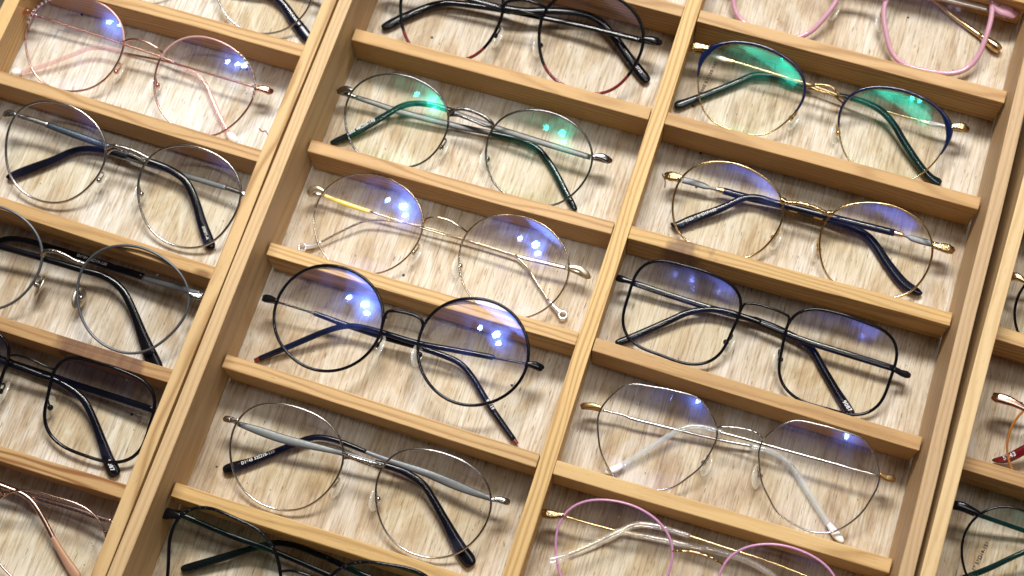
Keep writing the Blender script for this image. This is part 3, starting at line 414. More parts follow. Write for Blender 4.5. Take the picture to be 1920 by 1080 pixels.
GL['C1']={"org":[-94.27,-104.3,13.91],"tilt":22,"ang":-1.69,"half":39.85,"prof":[28.22,28.88,29.44,29.64,29.38,28.73,27.91,27.17,26.66,26.45,26.53,26.88,27.44,28.15,28.88,29.45,29.69,29.52,29.01,28.37,27.83,27.56,27.54,27.67,27.79,27.81,27.78,27.78,27.91,28.11,28.27,28.26,28.05,27.76,27.6,27.74],"bridge":[[[-11.55,11.59,0.5],[-7.83,13.24,0.5],[-2.72,13.82,0.5],[4.63,13.89,0.5],[12.47,12.32,0.5]],[[-10.7,8.84,0.5],[-7.32,11.6,0.5],[-2.22,12.17,0.5],[5.28,11.79,0.5],[11.6,10.05,0.5]]],"endL":[[-65.72,12.79,0.0],[-69.7,12.47,-1.0],[-73.06,11.52,-2.0]],"endR":[[69.0,10.04,-0.0],[72.91,10.3,-1.0],[75.7,10.2,-2.0]],"endw":4.17,"TL":[["metal",1.6,[[-66.49,12.48,-4.21,2.98],[-58.08,12.64,-4.57,3.18],[-49.78,12.57,-4.83,3.38]]],["steelblue",1.4,[[-50.07,12.48,-4.82,3.18],[-33.48,11.93,-5.28,3.97],[-16.53,11.43,-5.98,3.78],[0.41,10.55,-6.82,3.58]]],["sleeve",2.6,[[-1.78,10.48,-7.01,3.58],[11.54,10.43,-8.2,3.97],[22.05,9.69,-8.99,4.17],[32.52,6.59,-8.97,4.37],[41.4,-1.27,-7.27,4.57],[49.76,-11.76,-4.86,5.37],[56.52,-19.67,-3.13,6.16],[60.47,-23.92,-2.24,4.97]]]],"TR":[["metal",1.6,[[66.4,9.79,-6.83,2.58],[61.5,9.87,-7.35,2.98],[56.26,9.95,-7.9,2.98]]],["steel",1.4,[[56.6,9.86,-7.89,3.18],[33.47,9.24,-9.87,3.38],[10.53,8.95,-11.75,3.38],[-5.92,8.69,-12.91,3.38]]],["sleeve",2.6,[[-3.92,8.91,-13.1,3.58],[-17.9,8.07,-13.71,3.78],[-28.91,5.68,-13.43,3.78],[-35.87,1.83,-12.33,3.97],[-43.39,-5.33,-9.98,4.57],[-55.1,-15.04,-6.79,5.56],[-61.28,-20.31,-5.03,4.97],[-64.26,-22.07,-4.48,1.59]]]]}
GL['C2']={"org":[-102.12,-169.58,15.99],"tilt":20,"ang":0.57,"half":41.21,"prof":[31.05,31.68,31.75,31.19,30.19,29.06,28.1,27.45,27.15,27.12,27.32,27.72,28.34,29.11,29.87,30.43,30.61,30.4,29.9,29.34,28.9,28.65,28.54,28.48,28.42,28.36,28.39,28.53,28.73,28.87,28.86,28.71,28.6,28.74,29.26,30.12],"bridge":[[[-11.49,9.06,0.5],[-10.03,11.29,0.5],[-4.65,12.71,0.5],[1.61,12.26,0.5],[6.54,11.08,0.5],[11.61,10.74,0.5]]],"endR":[[71.12,10.36,-0.0],[74.27,10.66,-1.0],[77.54,11.07,-2.0]],"endw":3.37,"TL":[["sleeve",2.6,[[-64.7,4.76,-4.08,3.22],[-38.39,6.15,-5.59,3.37],[-9.64,6.41,-7.24,3.52],[6.91,6.24,-8.44,3.66],[17.99,6.39,-9.51,3.81],[26.96,4.34,-9.69,3.96],[34.59,0.02,-9.06,4.1],[43.06,-8.57,-7.35,4.54],[51.03,-17.96,-5.5,5.86],[58.67,-26.65,-3.89,7.62],[65.54,-33.36,-2.77,7.33]]]],"TR":[["steel",1.4,[[74.9,11.74,-6.66,3.66],[59.14,11.67,-8.34,3.66],[40.62,11.25,-10.1,3.22]]],["sleeve",2.8,[[41.16,11.7,-10.35,4.1],[19.02,11.87,-12.5,4.1],[-0.52,12.24,-14.26,3.96],[-19.92,12.1,-15.62,3.96],[-29.62,11.97,-16.2,3.81],[-38.72,10.51,-16.25,3.81],[-43.95,7.7,-15.6,3.96],[-52.68,0.15,-13.57,4.25],[-64.32,-9.86,-10.85,4.84]]]]}
GL['C3']={"org":[-96.09,-229.56,13.33],"tilt":22,"ang":-0.42,"half":41.12,"prof":[28.88,29.45,30.51,31.09,30.43,28.64,26.55,25.01,24.2,23.86,23.91,24.71,26.57,29.06,30.99,31.35,30.18,28.57,27.71,28.01,28.88,29.45,29.19,28.18,26.82,25.52,24.62,24.33,24.78,25.88,27.37,28.88,29.96,30.28,29.86,29.15],"bridge":[[[-12.91,11.58,0.5],[-11.86,13.27,0.5],[-5.91,15.09,0.5],[1.72,14.91,0.5],[8.03,13.97,0.5],[12.97,13.04,0.5]]],"endR":[[70.63,8.27,-0.0],[73.33,8.28,-1.0],[76.62,8.32,-2.0]],"endw":3.47,"TL":[["black",1.6,[[-57.27,8.93,-3.96,3.33],[-33.99,7.98,-4.3,3.47],[-14.34,7.75,-5.07,3.47],[6.13,6.69,-5.99,3.18]]],["sleeve",2.8,[[4.54,6.7,-6.13,3.33],[11.12,6.71,-6.7,3.47],[17.39,5.72,-6.89,3.62],[24.83,3.67,-6.84,3.76],[31.34,0.31,-6.3,3.91],[38.32,-6.04,-4.88,4.05],[46.23,-14.88,-2.89,4.92],[52.93,-22.64,-1.2,6.08],[57.72,-27.46,-0.23,6.95],[60.11,-29.87,0.25,5.07]]]],"TR":[["black",1.6,[[67.58,7.62,-6.43,3.47],[48.19,7.39,-8.07,3.62],[21.64,6.93,-10.09,3.62],[7.32,7.07,-11.18,3.47],[-18.03,6.9,-12.64,3.33]]],["sleeve",2.8,[[-16.53,6.92,-12.72,3.47],[-30.78,6.76,-13.34,3.62],[-41.48,4.26,-12.81,3.76],[-51.69,-2.38,-10.61,4.05],[-64.44,-13.34,-6.81,5.07]]]]}
GL['C4']={"org":[-93.94,-300.84,11.88],"tilt":20,"ang":0.54,"half":40.15,"prof":[31.57,31.8,31.62,30.95,29.82,28.34,26.71,25.21,24.11,23.64,23.93,24.96,26.58,28.53,30.46,32.06,33.04,33.26,32.72,31.54,29.95,28.23,26.66,25.44,24.7,24.45,24.62,25.1,25.76,26.5,27.26,28.02,28.78,29.56,30.33,31.03],"bridge":[[[-14.2,18.46,0.5],[-12.01,21.22,0.5],[-5.68,22.41,0.5],[1.86,21.87,0.5],[8.21,20.27,0.5],[10.83,16.16,0.5]]],"endR":[[68.28,14.55,0.0],[71.1,14.55,-1.0],[74.22,14.78,-2.0]],"endw":2.44,"TL":[["rosegold",1.6,[[-44.62,19.43,-3.87,2.59],[-15.82,20.0,-5.78,2.59],[6.21,18.64,-7.16,2.59],[14.95,17.99,-7.88,2.44]]],["rosegold",1.8,[[14.12,18.08,-8.0,2.44],[19.34,17.34,-8.37,2.44],[25.32,14.71,-8.26,2.44],[33.42,8.34,-7.41,2.59],[41.06,1.11,-6.45,2.73]]],["rosetip",2.4,[[40.42,1.57,-6.73,2.87],[45.1,-2.55,-6.29,3.45],[52.11,-8.38,-5.76,4.45],[56.94,-12.1,-5.49,5.03],[59.71,-14.03,-5.4,4.31]]]],"TR":[["rosegold",1.4,[[67.71,18.51,-6.3,2.59],[59.51,18.0,-7.05,2.87],[47.13,18.11,-8.46,2.87],[23.51,17.16,-10.55,2.73],[3.67,17.86,-12.56,2.59],[-11.75,17.39,-13.55,2.59]]],["rosetip",2.4,[[-10.3,17.38,-13.66,2.59],[-22.4,14.91,-13.58,2.87],[-30.96,8.28,-11.87,3.59],[-47.41,-6.14,-7.91,5.03]]]]}
GL['A5']={"org":[76.62,-285.93,15.09],"tilt":20,"ang":0.99,"half":40.12,"prof":[27.88,29.57,31.54,33.09,33.64,33.01,31.44,29.48,27.77,26.76,26.58,27.03,27.75,28.41,28.85,29.16,29.57,30.29,31.37,32.61,33.64,34.1,33.82,32.9,31.73,30.81,30.5,30.88,31.68,32.41,32.56,31.86,30.44,28.75,27.46,27.1],"endL":[[-69.6,19.17,-0.0],[-72.75,18.83,-1.0],[-75.81,18.14,-2.0]],"endw":5.2,"TL":[["black",1.6,[[-69.02,18.74,-6.34,2.69],[-43.07,15.54,-8.28,2.87],[-19.55,13.86,-10.34,2.87],[9.28,10.19,-11.96,2.87],[28.55,7.54,-12.73,3.05]]],["sleeve",2.6,[[26.6,7.65,-12.91,3.05],[43.25,4.55,-13.14,3.23],[54.3,-1.03,-12.03,3.58],[73.33,-17.05,-7.97,5.38]]]],"TR":[["black",1.6,[[92.82,14.36,-3.9,2.87],[55.75,15.31,-6.06,2.87],[31.19,15.92,-7.84,2.87],[7.48,18.19,-10.6,3.05]]],["sleeve",2.6,[[8.42,18.1,-10.66,3.05],[-6.36,18.82,-12.35,3.23],[-15.94,18.32,-13.17,3.23],[-22.1,16.48,-13.21,3.41],[-29.39,12.36,-12.71,3.58],[-45.32,2.27,-11.4,4.12],[-58.89,-6.44,-10.35,4.66],[-63.29,-8.48,-10.23,3.05]]]]}
GL['E0']={"org":[443.08,-36.89,12.69],"tilt":20,"ang":-4.77,"half":40.0,"prof":[25.0,25.0,25.0,25.0,25.0,25.0,25.0,25.0,25.0,25.0,25.0,25.0,25.0,25.0,25.0,25.0,25.0,25.0,25.0,25.0,25.0,25.0,25.0,25.0,25.0,25.0,25.0,25.0,25.0,25.0,25.0,25.0,25.0,25.0,25.0,25.0],"endL":[[-66.04,10.19,0.0],[-68.61,9.74,-1.0],[-71.22,8.97,-2.0]],"endw":3.8,"TL":[["gold",1.4,[[-63.75,9.71,-7.05,2.28],[-40.07,11.08,-16.4,2.28]]]],"TR":[["black",2.4,[[-40.13,4.29,-4.33,3.04],[-45.56,-0.86,-3.97,3.34],[-50.44,-12.81,-8.05,3.8]]]]}
GL['E1']={"org":[454.78,-105.26,12.45],"tilt":20,"ang":-3.08,"half":40.0,"prof":[25.5,25.5,25.5,25.5,25.5,25.5,25.5,25.5,25.5,25.5,25.5,25.5,25.5,25.5,25.5,25.5,25.5,25.5,25.5,25.5,25.5,25.5,25.5,25.5,25.5,25.5,25.5,25.5,25.5,25.5,25.5,25.5,25.5,25.5,25.5,25.5],"endL":[[-64.14,14.66,-0.0],[-69.77,13.96,-1.0],[-76.32,13.61,-2.0]],"endw":4.77,"TL":[["rosegold",1.4,[[-62.51,13.74,-6.86,2.12],[-33.43,15.42,-17.17,2.12]]]],"TR":[["redplastic",2.6,[[-39.54,10.2,-4.21,3.71],[-47.29,2.77,-2.9,4.03],[-54.52,-5.63,-2.51,4.77],[-61.56,-13.75,-3.79,4.45],[-67.58,-17.28,-5.95,1.91]]]]}
GL['E2']={"org":[446.7,-166.03,11.72],"tilt":20,"ang":0.06,"half":41.14,"prof":[25.77,26.74,27.61,28.28,28.65,28.67,28.32,27.62,26.64,25.46,24.21,23.0,21.97,21.2,20.77,20.7,21.0,21.6,22.43,23.38,24.34,25.19,25.84,26.22,26.31,26.11,25.67,25.07,24.4,23.78,23.3,23.05,23.07,23.4,24.0,24.82],"endL":[[-64.84,19.21,0.0],[-70.64,19.53,-1.0],[-76.07,18.85,-2.0]],"endw":4.15,"TL":[["black",1.6,[[-64.22,17.36,-6.68,2.34],[-38.76,15.78,-12.08,2.34],[-11.76,14.5,-15.4,2.34]]]],"TR":[["sleeve",2.4,[[-16.73,23.01,-4.12,2.6],[-37.96,6.56,-2.13,2.6],[-52.06,-6.6,-2.52,2.91],[-63.69,-16.23,-4.2,3.12]]]]}
# style per pair: rim material, rim radius, lens, bridge material/radius, end piece material, pads, materials for temple pieces
ST = {
 'A0': dict(rim='black_paint', rr=.92, lens='lens_plain', br='black_paint', brr=.9, end='black_paint', pad='black_paint', low='dark_red', map=dict(black='black_paint', sleeve='black_plastic'),
   label='black round eyeglasses with dark red lower rims, above the gunmetal pair'),
 'A1': dict(rim='gunmetal', rr=.6, lens='lens_green', br='engraved_gunmetal', brr=1.0, end='gunmetal', pad='gunmetal', map=dict(metal='dark_steel', sleeve='teal_black_plastic'),
   label='gunmetal round eyeglasses with green lens reflections, temple printed 8203 48-20-140'),
 'A2': dict(rim='pale_gold', rr=.52, lens='lens_blue', br='pale_gold', brr=.6, end='brushed_gold', pad='pale_gold', map=dict(metal='pale_gold', yellow='yellow_enamel', ring='white_metal'),
   label='thin pale gold wire eyeglasses with flat ring-shaped temple ends'),
 'A3': dict(rim='black_paint', rr=.82, lens='lens_blue', br='black_paint', brr=.85, end='black_paint', pad='black_paint', map=dict(black='black_paint', sleeve='navy_plastic', red='red_plastic'),
   label='black round wire eyeglasses with red-tipped temples and strong blue reflections'),
 'A4': dict(rim='silver', rr=.6, lens='lens_violet', br='engraved_silver', brr=.95, end='engraved_silver', pad='silver', map=dict(steel='steel', sleeve='black_plastic'),
   label='silver eyeglasses with broad flat grey temples, tip printed D1645'),
 'A5': dict(rim='black_paint', rr=.92, lens='lens_green_weak', br='black_paint', brr=.8, end='black_paint', pad='black_paint', map=dict(black='black_paint', sleeve='black_plastic'), sparkle=1,
   label='black eyeglasses with blue glitter rim, cut off by the bottom edge'),
 'B9': dict(rim='pink_acetate', rr=1.45, lens='lens_plain', br='pink_acetate', brr=1.7, end='pink_acetate', pad='gold', map=dict(gold='gold', goldtip='gold', whitemetal='white_metal'), rivet=1,
   label='thick pink plastic eyeglasses with a gold drop-shaped temple end'),
 'B0': dict(rim='gold', rr=.5, lens='lens_green', br='engraved_gold', brr=.8, end='engraved_gold', pad='gold', brow='navy_enamel', map=dict(white='white_enamel', gold='gold', sleeve='teal_black_plastic'),
   label='navy blue browline eyeglasses with thin gold lower rims'),
 'B1': dict(rim='gold', rr=.62, lens='lens_violet', br='engraved_gold', brr=1.15, end='engraved_gold', pad='gold', rope=1, map=dict(steel='steel', gold='gold', sleeve='navy_plastic'),
   label='gold eyeglasses with roped bridge and navy temples printed 3122-6'),
 'B2': dict(rim='black_paint', rr=.82, lens='lens_violet', br='black_paint', brr=.65, end='black_paint', pad='black_paint', map=dict(black='black_paint', sleeve='black_plastic'),
   label='black square wire eyeglasses lying wholly in view'),
 'B3': dict(rim='silver', rr=.5, lens='lens_blue', br='silver', brr=.6, end='bronze', pad='silver', beads=1, map=dict(metal='silver', clear='smoke_clear', white='white_plastic'),
   label='silver angular eyeglasses with clear temple sleeves and white tips'),
 'B4': dict(rim='pink_enamel', rr=.66, lens='lens_violet', br='gold', brr=.6, end='engraved_gold', pad='gold', beads=1, map=dict(gold='gold', clear='clear_plastic'),
   label='pink round thin-rimmed eyeglasses with clear temples at the bottom edge'),
 'C9': dict(rim='silver', rr=.6, lens='lens_violet', br='silver', brr=.7, end='silver', pad='silver', map=dict(metal='silver', sleeve='navy_plastic'),
   label='silver round eyeglasses at the top edge, one lens and black tip showing'),
 'C0': dict(rim='rose_gold', rr=.6, lens='lens_blue', br='rose_gold', brr=.65, end='rose_gold', pad='rose_gold', up='pale_pink_enamel', stones=1, map=dict(metal='rose_gold', pinkclear='pink_clear', pearl='pearl'),
   label='rose gold eyeglasses with rhinestones on the rims and pearl temple ends'),
 'C1': dict(rim='silver', rr=.7, lens='lens_violet', br='engraved_silver', brr=1.1, end='engraved_silver', pad='silver', map=dict(metal='silver', steelblue='steel_blue', steel='steel', sleeve='black_plastic'),
   label='shiny silver round eyeglasses with engraved bridge below the rose gold pair'),
 'C2': dict(rim='steel', rr=.75, lens='lens_plain', br='engraved_silver', brr=1.15, end='engraved_silver', pad='silver', goldpad=1, map=dict(steel='steel', sleeve='black_plastic'),
   label='grey steel round eyeglasses with black temple printed D1606'),
 'C3': dict(rim='black_paint', rr=.92, lens='lens_violet', br='black_paint', brr=.65, end='black_paint', pad='black_paint', map=dict(black='black_paint', sleeve='black_plastic'),
   label='black square wire eyeglasses cut off by the left edge'),
 'C4': dict(rim='rose_metal', rr=.6, lens='lens_violet', br='rose_metal', brr=.8, end='rose_metal', pad='rose_metal', map=dict(rosegold='rose_metal', rosetip='rose_tip'),
   label='copper rose metal eyeglasses in the bottom left corner'),
 'E0': dict(rim='black_paint', rr=.7, lens='lens_green_weak', br='gold', brr=.7, end='gold', pad='gold', map=dict(gold='gold', black='black_plastic'),
   label='black-rimmed eyeglasses with gold end piece at the right edge'),
 'E1': dict(rim='orange_enamel', rr=.6, lens='lens_plain', br='rose_gold', brr=.7, end='rose_gold', pad='rose_gold', map=dict(rosegold='rose_gold', redplastic='red_plastic'),
   label='orange-rimmed eyeglasses with red temple tip at the right edge'),
 'E2': dict(rim='black_paint', rr=.65, lens='lens_green', br='black_paint', brr=.8, end='black_paint', pad='black_paint', map=dict(black='teal_black_plastic', sleeve='teal_black_plastic'),
   label='black thin-rimmed eyeglasses with printed lens in the bottom right corner'),
}
RL = 110.0
PIECE = dict(sleeve='temple_tip', ring='ring_end', red='tip_end', white='temple_end', gold='temple_band', goldtip='drop_end', pearl='pearl', clear='temple_sleeve', pinkclear='temple_sleeve',
             metal='temple_wire', rosetip='temple_tip', rosegold='temple_bend', steelblue='temple_band', steel='temple_band', redplastic='temple_tip', black='temple_bar', yellow='temple_bar', whitemetal='temple_bar')
ROOT = {}
def build(k, o):
    st = ST[k]; tl = math.radians(o['tilt']); an = math.radians(o['ang'])
    ex = Vector((math.cos(an), math.sin(an)*math.cos(tl), math.sin(an)*math.sin(tl)))
    ey = Vector((-math.sin(an), math.cos(an)*math.cos(tl), math.cos(an)*math.sin(tl))); ez = ex.cross(ey)
    M3 = Matrix((ex, ey, ez)).transposed()
    pr0 = o['prof']; n0 = len(pr0)
    prof = []
    if n0 > 40: prof = list(pr0)
    for i in range(n0 if n0 < 40 else 0):                   # periodic cubic up-sampling 36 -> 72
        a, b, c, d = pr0[i-1], pr0[i], pr0[(i+1) % n0], pr0[(i+2) % n0]
        prof += [b, -.0625*a+.5625*b+.5625*c-.0625*d]
    n = len(prof); half = o['half']; rm = sum(prof)/n
    ymin = min(prof[i]*math.sin(2*math.pi*i/n) for i in range(n))
    org = Vector(o['org'])
    base = org+ey*ymin
    root = empty('eyeglasses', Matrix.Translation(base*S) @ M3.to_4x4())
    tag(root, st['label'], 'eyeglasses', 'eyeglasses lying in the tray compartments'); ROOT[k] = root
    sh = Vector((0, -ymin, 0)); upw = Vector((ex.z, ey.z, ez.z))           # world up in the pair's own frame
    P = lambda p: Vector(p[:3])+sh
    def rimpt(sg, i, f=1.0, dz=0.):
        a = 2*math.pi*i/n; r = prof[int(i) % n]*f
        return Vector((sg*(half+r*math.cos(a)), r*math.sin(a), (rm*rm-r*r)/(2*RL)+dz))+sh
    for sg in (-1, 1):
        path = [rimpt(sg, i) for i in range(n)]
        if sg < 0: path = path[::-1]
        idx = list(range(n)) if sg > 0 else list(range(n))[::-1]
        rad = [st['rr']]*n
        if k == 'B9':
            rad = [st['rr']*(1.0+.12*max(0, math.sin(2*math.pi*i/n))) for i in idx]
        V, F = sweep(path, Vector((0, 0, 1)), rad, [r*(1.15 if k != 'B9' else 1.0) for r in rad], 8, 2.2, closed=True)
        mats = [st['rim']]; fm = None
        if st.get('low') or st.get('up'):
            mats = [st['rim'], st.get('low') or st.get('up')]; fm = []
            for i in range(n):
                a = 360*idx[i]/n
                if st.get('low'): f_ = 1 if 215 < a < 330 else 0
                else: f_ = 1 if 62 < a < 165 else 0
                fm += [f_]*8
        rim = obj('rim', V, F, None, root, mats=mats, fmat=fm)
        # lens: domed solid, 1.5 thick
        rings = 9; LV = []; LF = []
        cx = Vector((sg*half, 0, 0))+sh
        for s_ in (0, 1):
            LV.append(cx+Vector((0, 0, rm*rm/(2*RL)-1.5*s_+.25)))
            for j in range(1, rings+1):
                f = j/rings*.992
                for i in range(n):
                    a = 2*math.pi*i/n; r = prof[i]*f-.15*f
                    LV.append(cx+Vector((sg*r*math.cos(a), r*math.sin(a), (rm*rm-r*r)/(2*RL)-1.5*s_+.25+.25*s_*f)))
        half_n = 1+rings*n
        for s_ in (0, 1):
            o_ = s_*half_n; fl = (s_ == 1) ^ (sg < 0)
            for i in range(n):
                q = (o_, o_+1+i, o_+1+(i+1) % n); LF.append(q[::-1] if fl else q)
                for j in range(rings-1):
                    a = o_+1+j*n+i; b = o_+1+j*n+(i+1) % n; c = o_+1+(j+1)*n+(i+1) % n; d = o_+1+(j+1)*n+i
                    q = (a, d, c, b); LF.append(q[::-1] if fl else q)
        e0 = 1+(rings-1)*n
        for i in range(n):
            q = (e0+i, half_n+e0+i, half_n+e0+(i+1) % n, e0+(i+1) % n); LF.append(q if sg > 0 else q[::-1])
        lens = obj('lens', LV, LF, st['lens'], root, sharp=40)
        ROOT[k+('R' if sg > 0 else 'L')+'lens'] = lens
        # nasal fittings
        i_n = int(n*(180+12)/360)
        p = rimpt(sg, i_n); inn = Vector((-sg, 0, 0))
        pc = p+inn*.8+Vector((0, -3.2, -6.0))
        nd = (inn*.75+Vector((0, -.25, -.55))).normalized(); ld = Vector((inn.x*-.25, .93, -.15)); ld = (ld-nd*ld.dot(nd)).normalized(); td_ = nd.cross(ld)
        pad = obj('nose_pad', *ellipsoid(pc, (ld, td_, nd), (6.6, 4.0, 1.2), 16, 8), 'pad_plastic' if not st.get('goldpad') else 'brushed_gold', root)
        arm = join(tube([p+Vector((0, 1.2, -.3)), p+inn*1.0+Vector((0, 2.2, -2.2)), p+inn*1.2+Vector((0, .8, -4.2)), pc-nd*1.6], .5, 6, 4),
                   ellipsoid(pc-nd*2.0, AX, (1.6, 1.6, 1.6), 12, 8))
        obj('pad_arm', *arm, st['pad'], pad)
        # brow bar over the upper rim
        if st.get('brow'):
            seq = list(range(-1, 39)); pa = []; hw_ = []; 
            for j, i in enumerate(seq):
                a = i/n*360; t = j/(len(seq)-1)
                wdt = .4+.62*math.sin(math.pi*t)**.6+1.25*math.exp(-((a-24)/15)**2)
                q = rimpt(sg, i % n, 1.0, .25); ctr = Vector((sg*half, 0, 0))+sh
                q += (q-ctr).normalized()*(wdt*.45+.1); pa.append(q); hw_.append(wdt)
            obj('brow_bar', *sweep(pa, Vector((0, 0, 1)), hw_, [1.1]*len(pa), 10, 2.4), st['brow'], root)
        if st.get('stones'):
            V = []; F = []
            for i in range(0, 11):
                a = 6+i*5.2; ii = a/360*n
                q = rimpt(sg, int(round(ii)) % n, 1.0, .75)
                a0 = int(ii) % n; fr = ii-int(ii); q = rimpt(sg, a0, 1, .8).lerp(rimpt(sg, (a0+1) % n, 1, .8), fr)
                V, F = join((V, F), ellipsoid(q, AX, (.95, .95, .7), 6, 4))
            so = obj('rhinestones', V, F, 'rhinestone', rim, smooth=False); so['kind'] = 'stuff'
        if st.get('sparkle'):
            V = []; F = []
            for i in range(14):
                a = 40+i*8 if sg > 0 else 40+i*8
                q = rimpt(sg, int(a/360*n) % n, 1, .8); V, F = join((V, F), ellipsoid(q, AX, (.45, .45, .35), 6, 4))
            so = obj('glitter_dots', V, F, 'steel_blue', rim); so['kind'] = 'stuff'
    # bridge
    br = o.get('bridge')
    if not br:
        a, b = rimpt(-1, int(n*.46)), rimpt(1, int(n*.46)); mid = (a+b)/2+Vector((0, 3.0, 1.2))
        br = [[a-sh, a.lerp(mid, .5)-sh+Vector((0, 1.0, .4)), mid-sh, b.lerp(mid, .5)-sh+Vector((0, 1.0, .4)), b-sh]]
    BV = []; BF = []
    for bi, b in enumerate(br):
        pts = [P(q) for q in b]
        # land both ends on the rims
        for e, sg in ((0, -1), (-1, 1)):
            near = min((rimpt(sg, i) for i in range(n)), key=lambda q: (q-pts[e]).length)
            if (near-pts[e]).length < 9: pts[e] = near
        m_ = len(pts)
        for i in range(m_):
            t = i/(m_-1); pts[i] = pts[i]+Vector((0, 0, 1.6*math.sin(math.pi*t)+(.0 if bi == 0 else -.8)))
        pa = catmull(pts, 7); r = st['brr']*(1 if bi == 0 else .75)
        rad = [r]*len(pa)
        if st.get('rope'):
            rad = [r*(1.0+.16*math.sin(i*1.9)+(.55 if (i < 5 or i > len(pa)-6) else 0)) for i in range(len(pa))]
        if st.get('beads'): rad = [r*(1.0+.28*math.sin(i*1.6)) for i in range(len(pa))]
        BV, BF = join((BV, BF), sweep(pa, Vector((0, 0, 1)), rad, rad, 8, 2))
    obj('bridge', BV, BF, st['br'], root)
    # end pieces and temples
    for side, sg in (('L', -1), ('R', 1)):
        segs = o['T'+side]; t0 = P(segs[0][2][0])
        ep = o.get('end'+side)
        if ep: ep = [P(q) for q in ep]
        else:
            i = int(n*18/360); q = rimpt(sg, i); ep = [q, q+Vector((sg*5, .5, -.6)), q+Vector((sg*9, .3, -1.6))]
        near = min((rimpt(sg, i) for i in range(n)), key=lambda q: (q-ep[0]).length)
        if (near-ep[0]).length < 10: ep[0] = near
        wv = min(o['endw'], 10)*.56
        tipz = ep[-1]+Vector((-sg*.6, -.3, -2.6))
        pts = [ep[0]]+ep[1:]+[tipz, (tipz+t0)/2+Vector((sg*.8, 0, -1.0)), t0+Vector((sg*.4, 0, 0))]
        pa = catmull(pts, 6); m_ = len(pa)
        hw_ = []; ht_ = []
        for i in range(m_):
            t = i/(m_-1)*(len(pts)-1)
            hw_.append(wv*(.45+.55*min(1, t/1.2)) if t < 2.6 else wv*(1-.35*min(1, (t-2.6)/1.5))); ht_.append(1.05 if k != 'B9' else 1.6)
        endo = obj('end_piece', *sweep(pa, upw, hw_, ht_, 10, 3.2), st['end'], root)
        dirx = (ep[-1]-ep[0]).normalized()
        sc_ = ellipsoid(ep[-1].lerp(ep[0], .35)+Vector((0, 0, .9)), AX, (.55, .55, .35), 8, 5)
        if st.get('rivet'):
            sc_ = join(ellipsoid(ep[1]+Vector((0, 0, 1.5)), AX, (.9, .9, .6), 10, 6), ellipsoid(ep[1].lerp(ep[2], .55)+Vector((0, 0, 1.2)), AX, (.9, .9, .6), 10, 6))
        obj('screw', *sc_, 'silver' if st['end'] != 'black_paint' else 'black_paint', endo)
        par = None
        for si, (mt, th, pts) in enumerate(segs):
            mat = st['map'][mt]; w3 = [Vector((p[3], 0, 0)) for p in pts]
            pp = catmull([P(p) for p in pts], 7); ww = [max(v.x, .3)*.5 for v in catmull(w3, 7)]
            m_ = len(pp)
            name = 'temple' if si == 0 else PIECE[mt]
            hts = [th*.5]*m_
            if mt in ('pearl', 'goldtip'): hts = [max(.4, v) for v in ww]
            if mt == 'clear': hts = [max(th*.5, .8*v) for v in ww]
            last = si == len(segs)-1
            pw = 2.3 if mt == 'sleeve' else 2.8
            if mt in ('metal', 'clear', 'pinkclear', 'pearl', 'goldtip', 'rosegold'): pw = 2.1
            if mt in ('sleeve', 'white', 'rosetip', 'redplastic') and last:      # round the very end of a tip
                for j in range(1, 5):
                    f = math.sqrt(max(0.02, 1-(1-(j-1)/4)**2)); ww[-j] *= .35+.65*f; hts[-j] *= .45+.55*f
            if mt == 'ring':
                c = P(pts[-1]); Rr = pts[-1][3]*.36
                ring = []
                d1 = (c-P(pts[0])).normalized(); s1 = d1.cross(upw).normalized()
                rp = [c+d1*(Rr*math.cos(a))+s1*(Rr*math.sin(a)) for a in [2*math.pi*i/24 for i in range(24)]]
                stem = [P(pts[0]), P(pts[1]), c-d1*Rr]
                sp = catmull(stem, 5); sw = [pts[0][3]*.5+(Rr*.95-pts[0][3]*.5)*(i/(len(sp)-1))**1.6 for i in range(len(sp))]
                geo = join(sweep(rp, upw, [Rr*.32]*24, [.6]*24, 8, 2.6, closed=True), sweep(sp, upw, sw, [.6]*len(sp), 8, 2.6))
            else: geo = sweep(pp, upw, ww, hts, 12, pw)
            q = obj(name, *geo, mat, par or root)
            if par is None: par = q
        ROOT[k+side+'temple'] = par
for k, o in GL.items(): build(k, o)

def solid(t):
    """turn a text curve into a plain mesh object"""
    dg = bpy.context.evaluated_depsgraph_get(); dg.update()
    me = bpy.data.meshes.new_from_object(t.evaluated_get(dg)); nm = t.name.split('.')[0]; par = t.parent; ml = t.matrix_local.copy(); mt = t.data.materials[0]
    bpy.data.objects.remove(t)
    o = bpy.data.objects.new(nm, me); COL.objects.link(o); o.parent = par; o.matrix_local = ml
    if not me.materials: me.materials.append(mt)
    return o
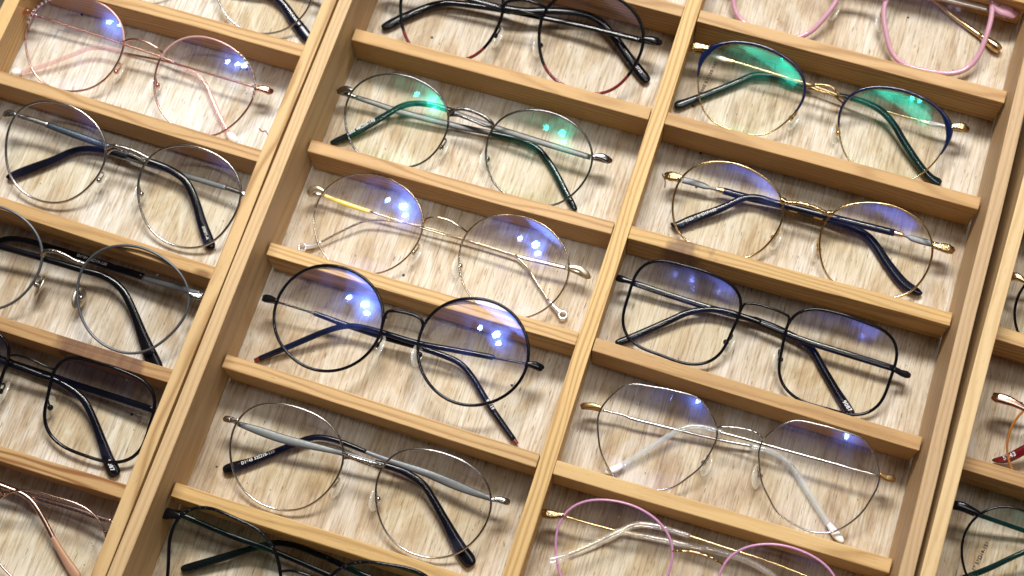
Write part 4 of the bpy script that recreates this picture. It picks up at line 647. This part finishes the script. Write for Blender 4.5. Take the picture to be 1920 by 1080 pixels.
# printed sizes on temples and lenses
def lettering(k, side, seg, txt, f0, f1, size, parent, flip=1, mat='white_print', lift=.12):
    """text running along a temple piece from fraction f0 to f1 of its path"""
    o = GL[k]; mt, th, pts = o['T'+side][seg]
    tl = math.radians(o['tilt']); an = math.radians(o['ang'])
    ex = Vector((math.cos(an), math.sin(an)*math.cos(tl), math.sin(an)*math.sin(tl)))
    ey = Vector((-math.sin(an), math.cos(an)*math.cos(tl), math.cos(an)*math.sin(tl))); ez = ex.cross(ey)
    ymin = min(o['prof'][i]*math.sin(2*math.pi*i/len(o['prof'])) for i in range(len(o['prof'])))
    up = Vector((ex.z, ey.z, ez.z))
    path = catmull([Vector((p[0], p[1]-ymin, p[2])) for p in pts], 8)
    a = path[int(f0*(len(path)-1))]; b = path[int(f1*(len(path)-1))]
    d = (b-a).normalized(); mid = (a+b)/2
    up = (up-d*up.dot(d)).normalized(); s = up.cross(d)
    cu = bpy.data.curves.new('lettering', 'FONT'); cu.body = txt; cu.size = size*S; cu.align_x = 'CENTER'; cu.align_y = 'CENTER'; cu.extrude = .02*S
    cu.space_character = 1.12; cu.offset = .035*size*S
    cu.materials.append(MATS[mat])
    t = bpy.data.objects.new('lettering', cu); COL.objects.link(t); t.parent = parent
    m = Matrix((d, s, up)).transposed().to_4x4(); m.translation = (mid+up*(th*.5+lift))*S
    t.matrix_local = m; return solid(t)
SQ = '\u25a1'
lettering('A1', 'R', 1, '8203 48'+SQ+'20-140', .96, .66, 2.2, ROOT['A1Rtemple'])
lettering('A2', 'R', 0, '0506 50'+SQ+'22-140', .8, .15, 1.5, ROOT['A2Rtemple'])
lettering('A3', 'L', 1, '90619', .82, .95, 2.2, ROOT['A3Ltemple'])
lettering('A4', 'R', 1, 'D1645 52'+SQ+'18-138', .92, .6, 2.1, ROOT['A4Rtemple'])
lettering('B1', 'R', 2, '3122-6 56'+SQ+'17-132', .92, .64, 2.0, ROOT['B1Rtemple'])
lettering('B2', 'L', 1, '9087', .82, .97, 2.8, ROOT['B2Ltemple'])
lettering('C3', 'L', 1, '9087', .78, .92, 2.8, ROOT['C3Ltemple'])
lettering('C2', 'R', 1, 'D1606 52'+SQ+'19-138', .26, .12, 2.1, ROOT['C2Rtemple'])
lettering('C1', 'L', 2, '37071-A', .72, .92, 2.0, ROOT['C1Ltemple'])
lettering('A0', 'L', 1, '3723', .78, .9, 2.2, ROOT['A0Ltemple'])
lettering('E1', 'R', 0, '5243', .85, .62, 3.0, ROOT['E1Rtemple'])
def lens_print(k, side, txt, x, y, rot, size):
    o = GL[k]; n = len(o['prof']); ymin = min(o['prof'][i]*math.sin(2*math.pi*i/n) for i in range(n)); rm = sum(o['prof'])/n
    cu = bpy.data.curves.new('lens_print', 'FONT'); cu.body = txt; cu.size = size*S; cu.align_x = 'CENTER'; cu.align_y = 'CENTER'; cu.extrude = .01*S; cu.space_character = 1.2; cu.offset = .05*size*S
    cu.materials.append(MATS['black_print'])
    t = bpy.data.objects.new('lens_print', cu); COL.objects.link(t); t.parent = ROOT[k+side+'lens']
    sg = 1 if side == 'R' else -1; z = (rm*rm-x*x-y*y)/(2*RL)+.25
    nn = Vector((x/RL, y/RL, 1)).normalized(); d = Vector((math.cos(rot), math.sin(rot), 0)); d = (d-nn*d.dot(nn)).normalized(); s = nn.cross(d)
    m = Matrix((d, s, nn)).transposed().to_4x4(); m.translation = (Vector((sg*o['half']+x, y-ymin, z))+nn*.3)*S; t.matrix_local = m; solid(t)
lens_print('B0', 'L', '8005 51'+SQ+'20-145', -22.5, -1.0, math.radians(82), 2.3)
lens_print('E2', 'L', '2010-13 53'+SQ+'19-153', -17.0, -4.0, math.radians(80), 2.2)

# loose fibres on the plywood
def fibre(name, label, pts, r, mat):
    tag(obj(name, *tube(pts, r, 6, 5), mat), label, 'fibre')
def flr(u, v): return (u, v, .45)
fibre('fibre', 'short curled red fibre on the plywood beside the rose gold pair', [flr(-36.5, -52), flr(-34, -53.2), flr(-32.5, -52.4), flr(-30, -54.4)], .2, 'fibre_red')
fibre('wood_splinter', 'thin dark splinter by the long divider near the gold pair', [flr(184, -13), flr(186.5, -16), flr(187.5, -20)], .3, 'fibre_brown')
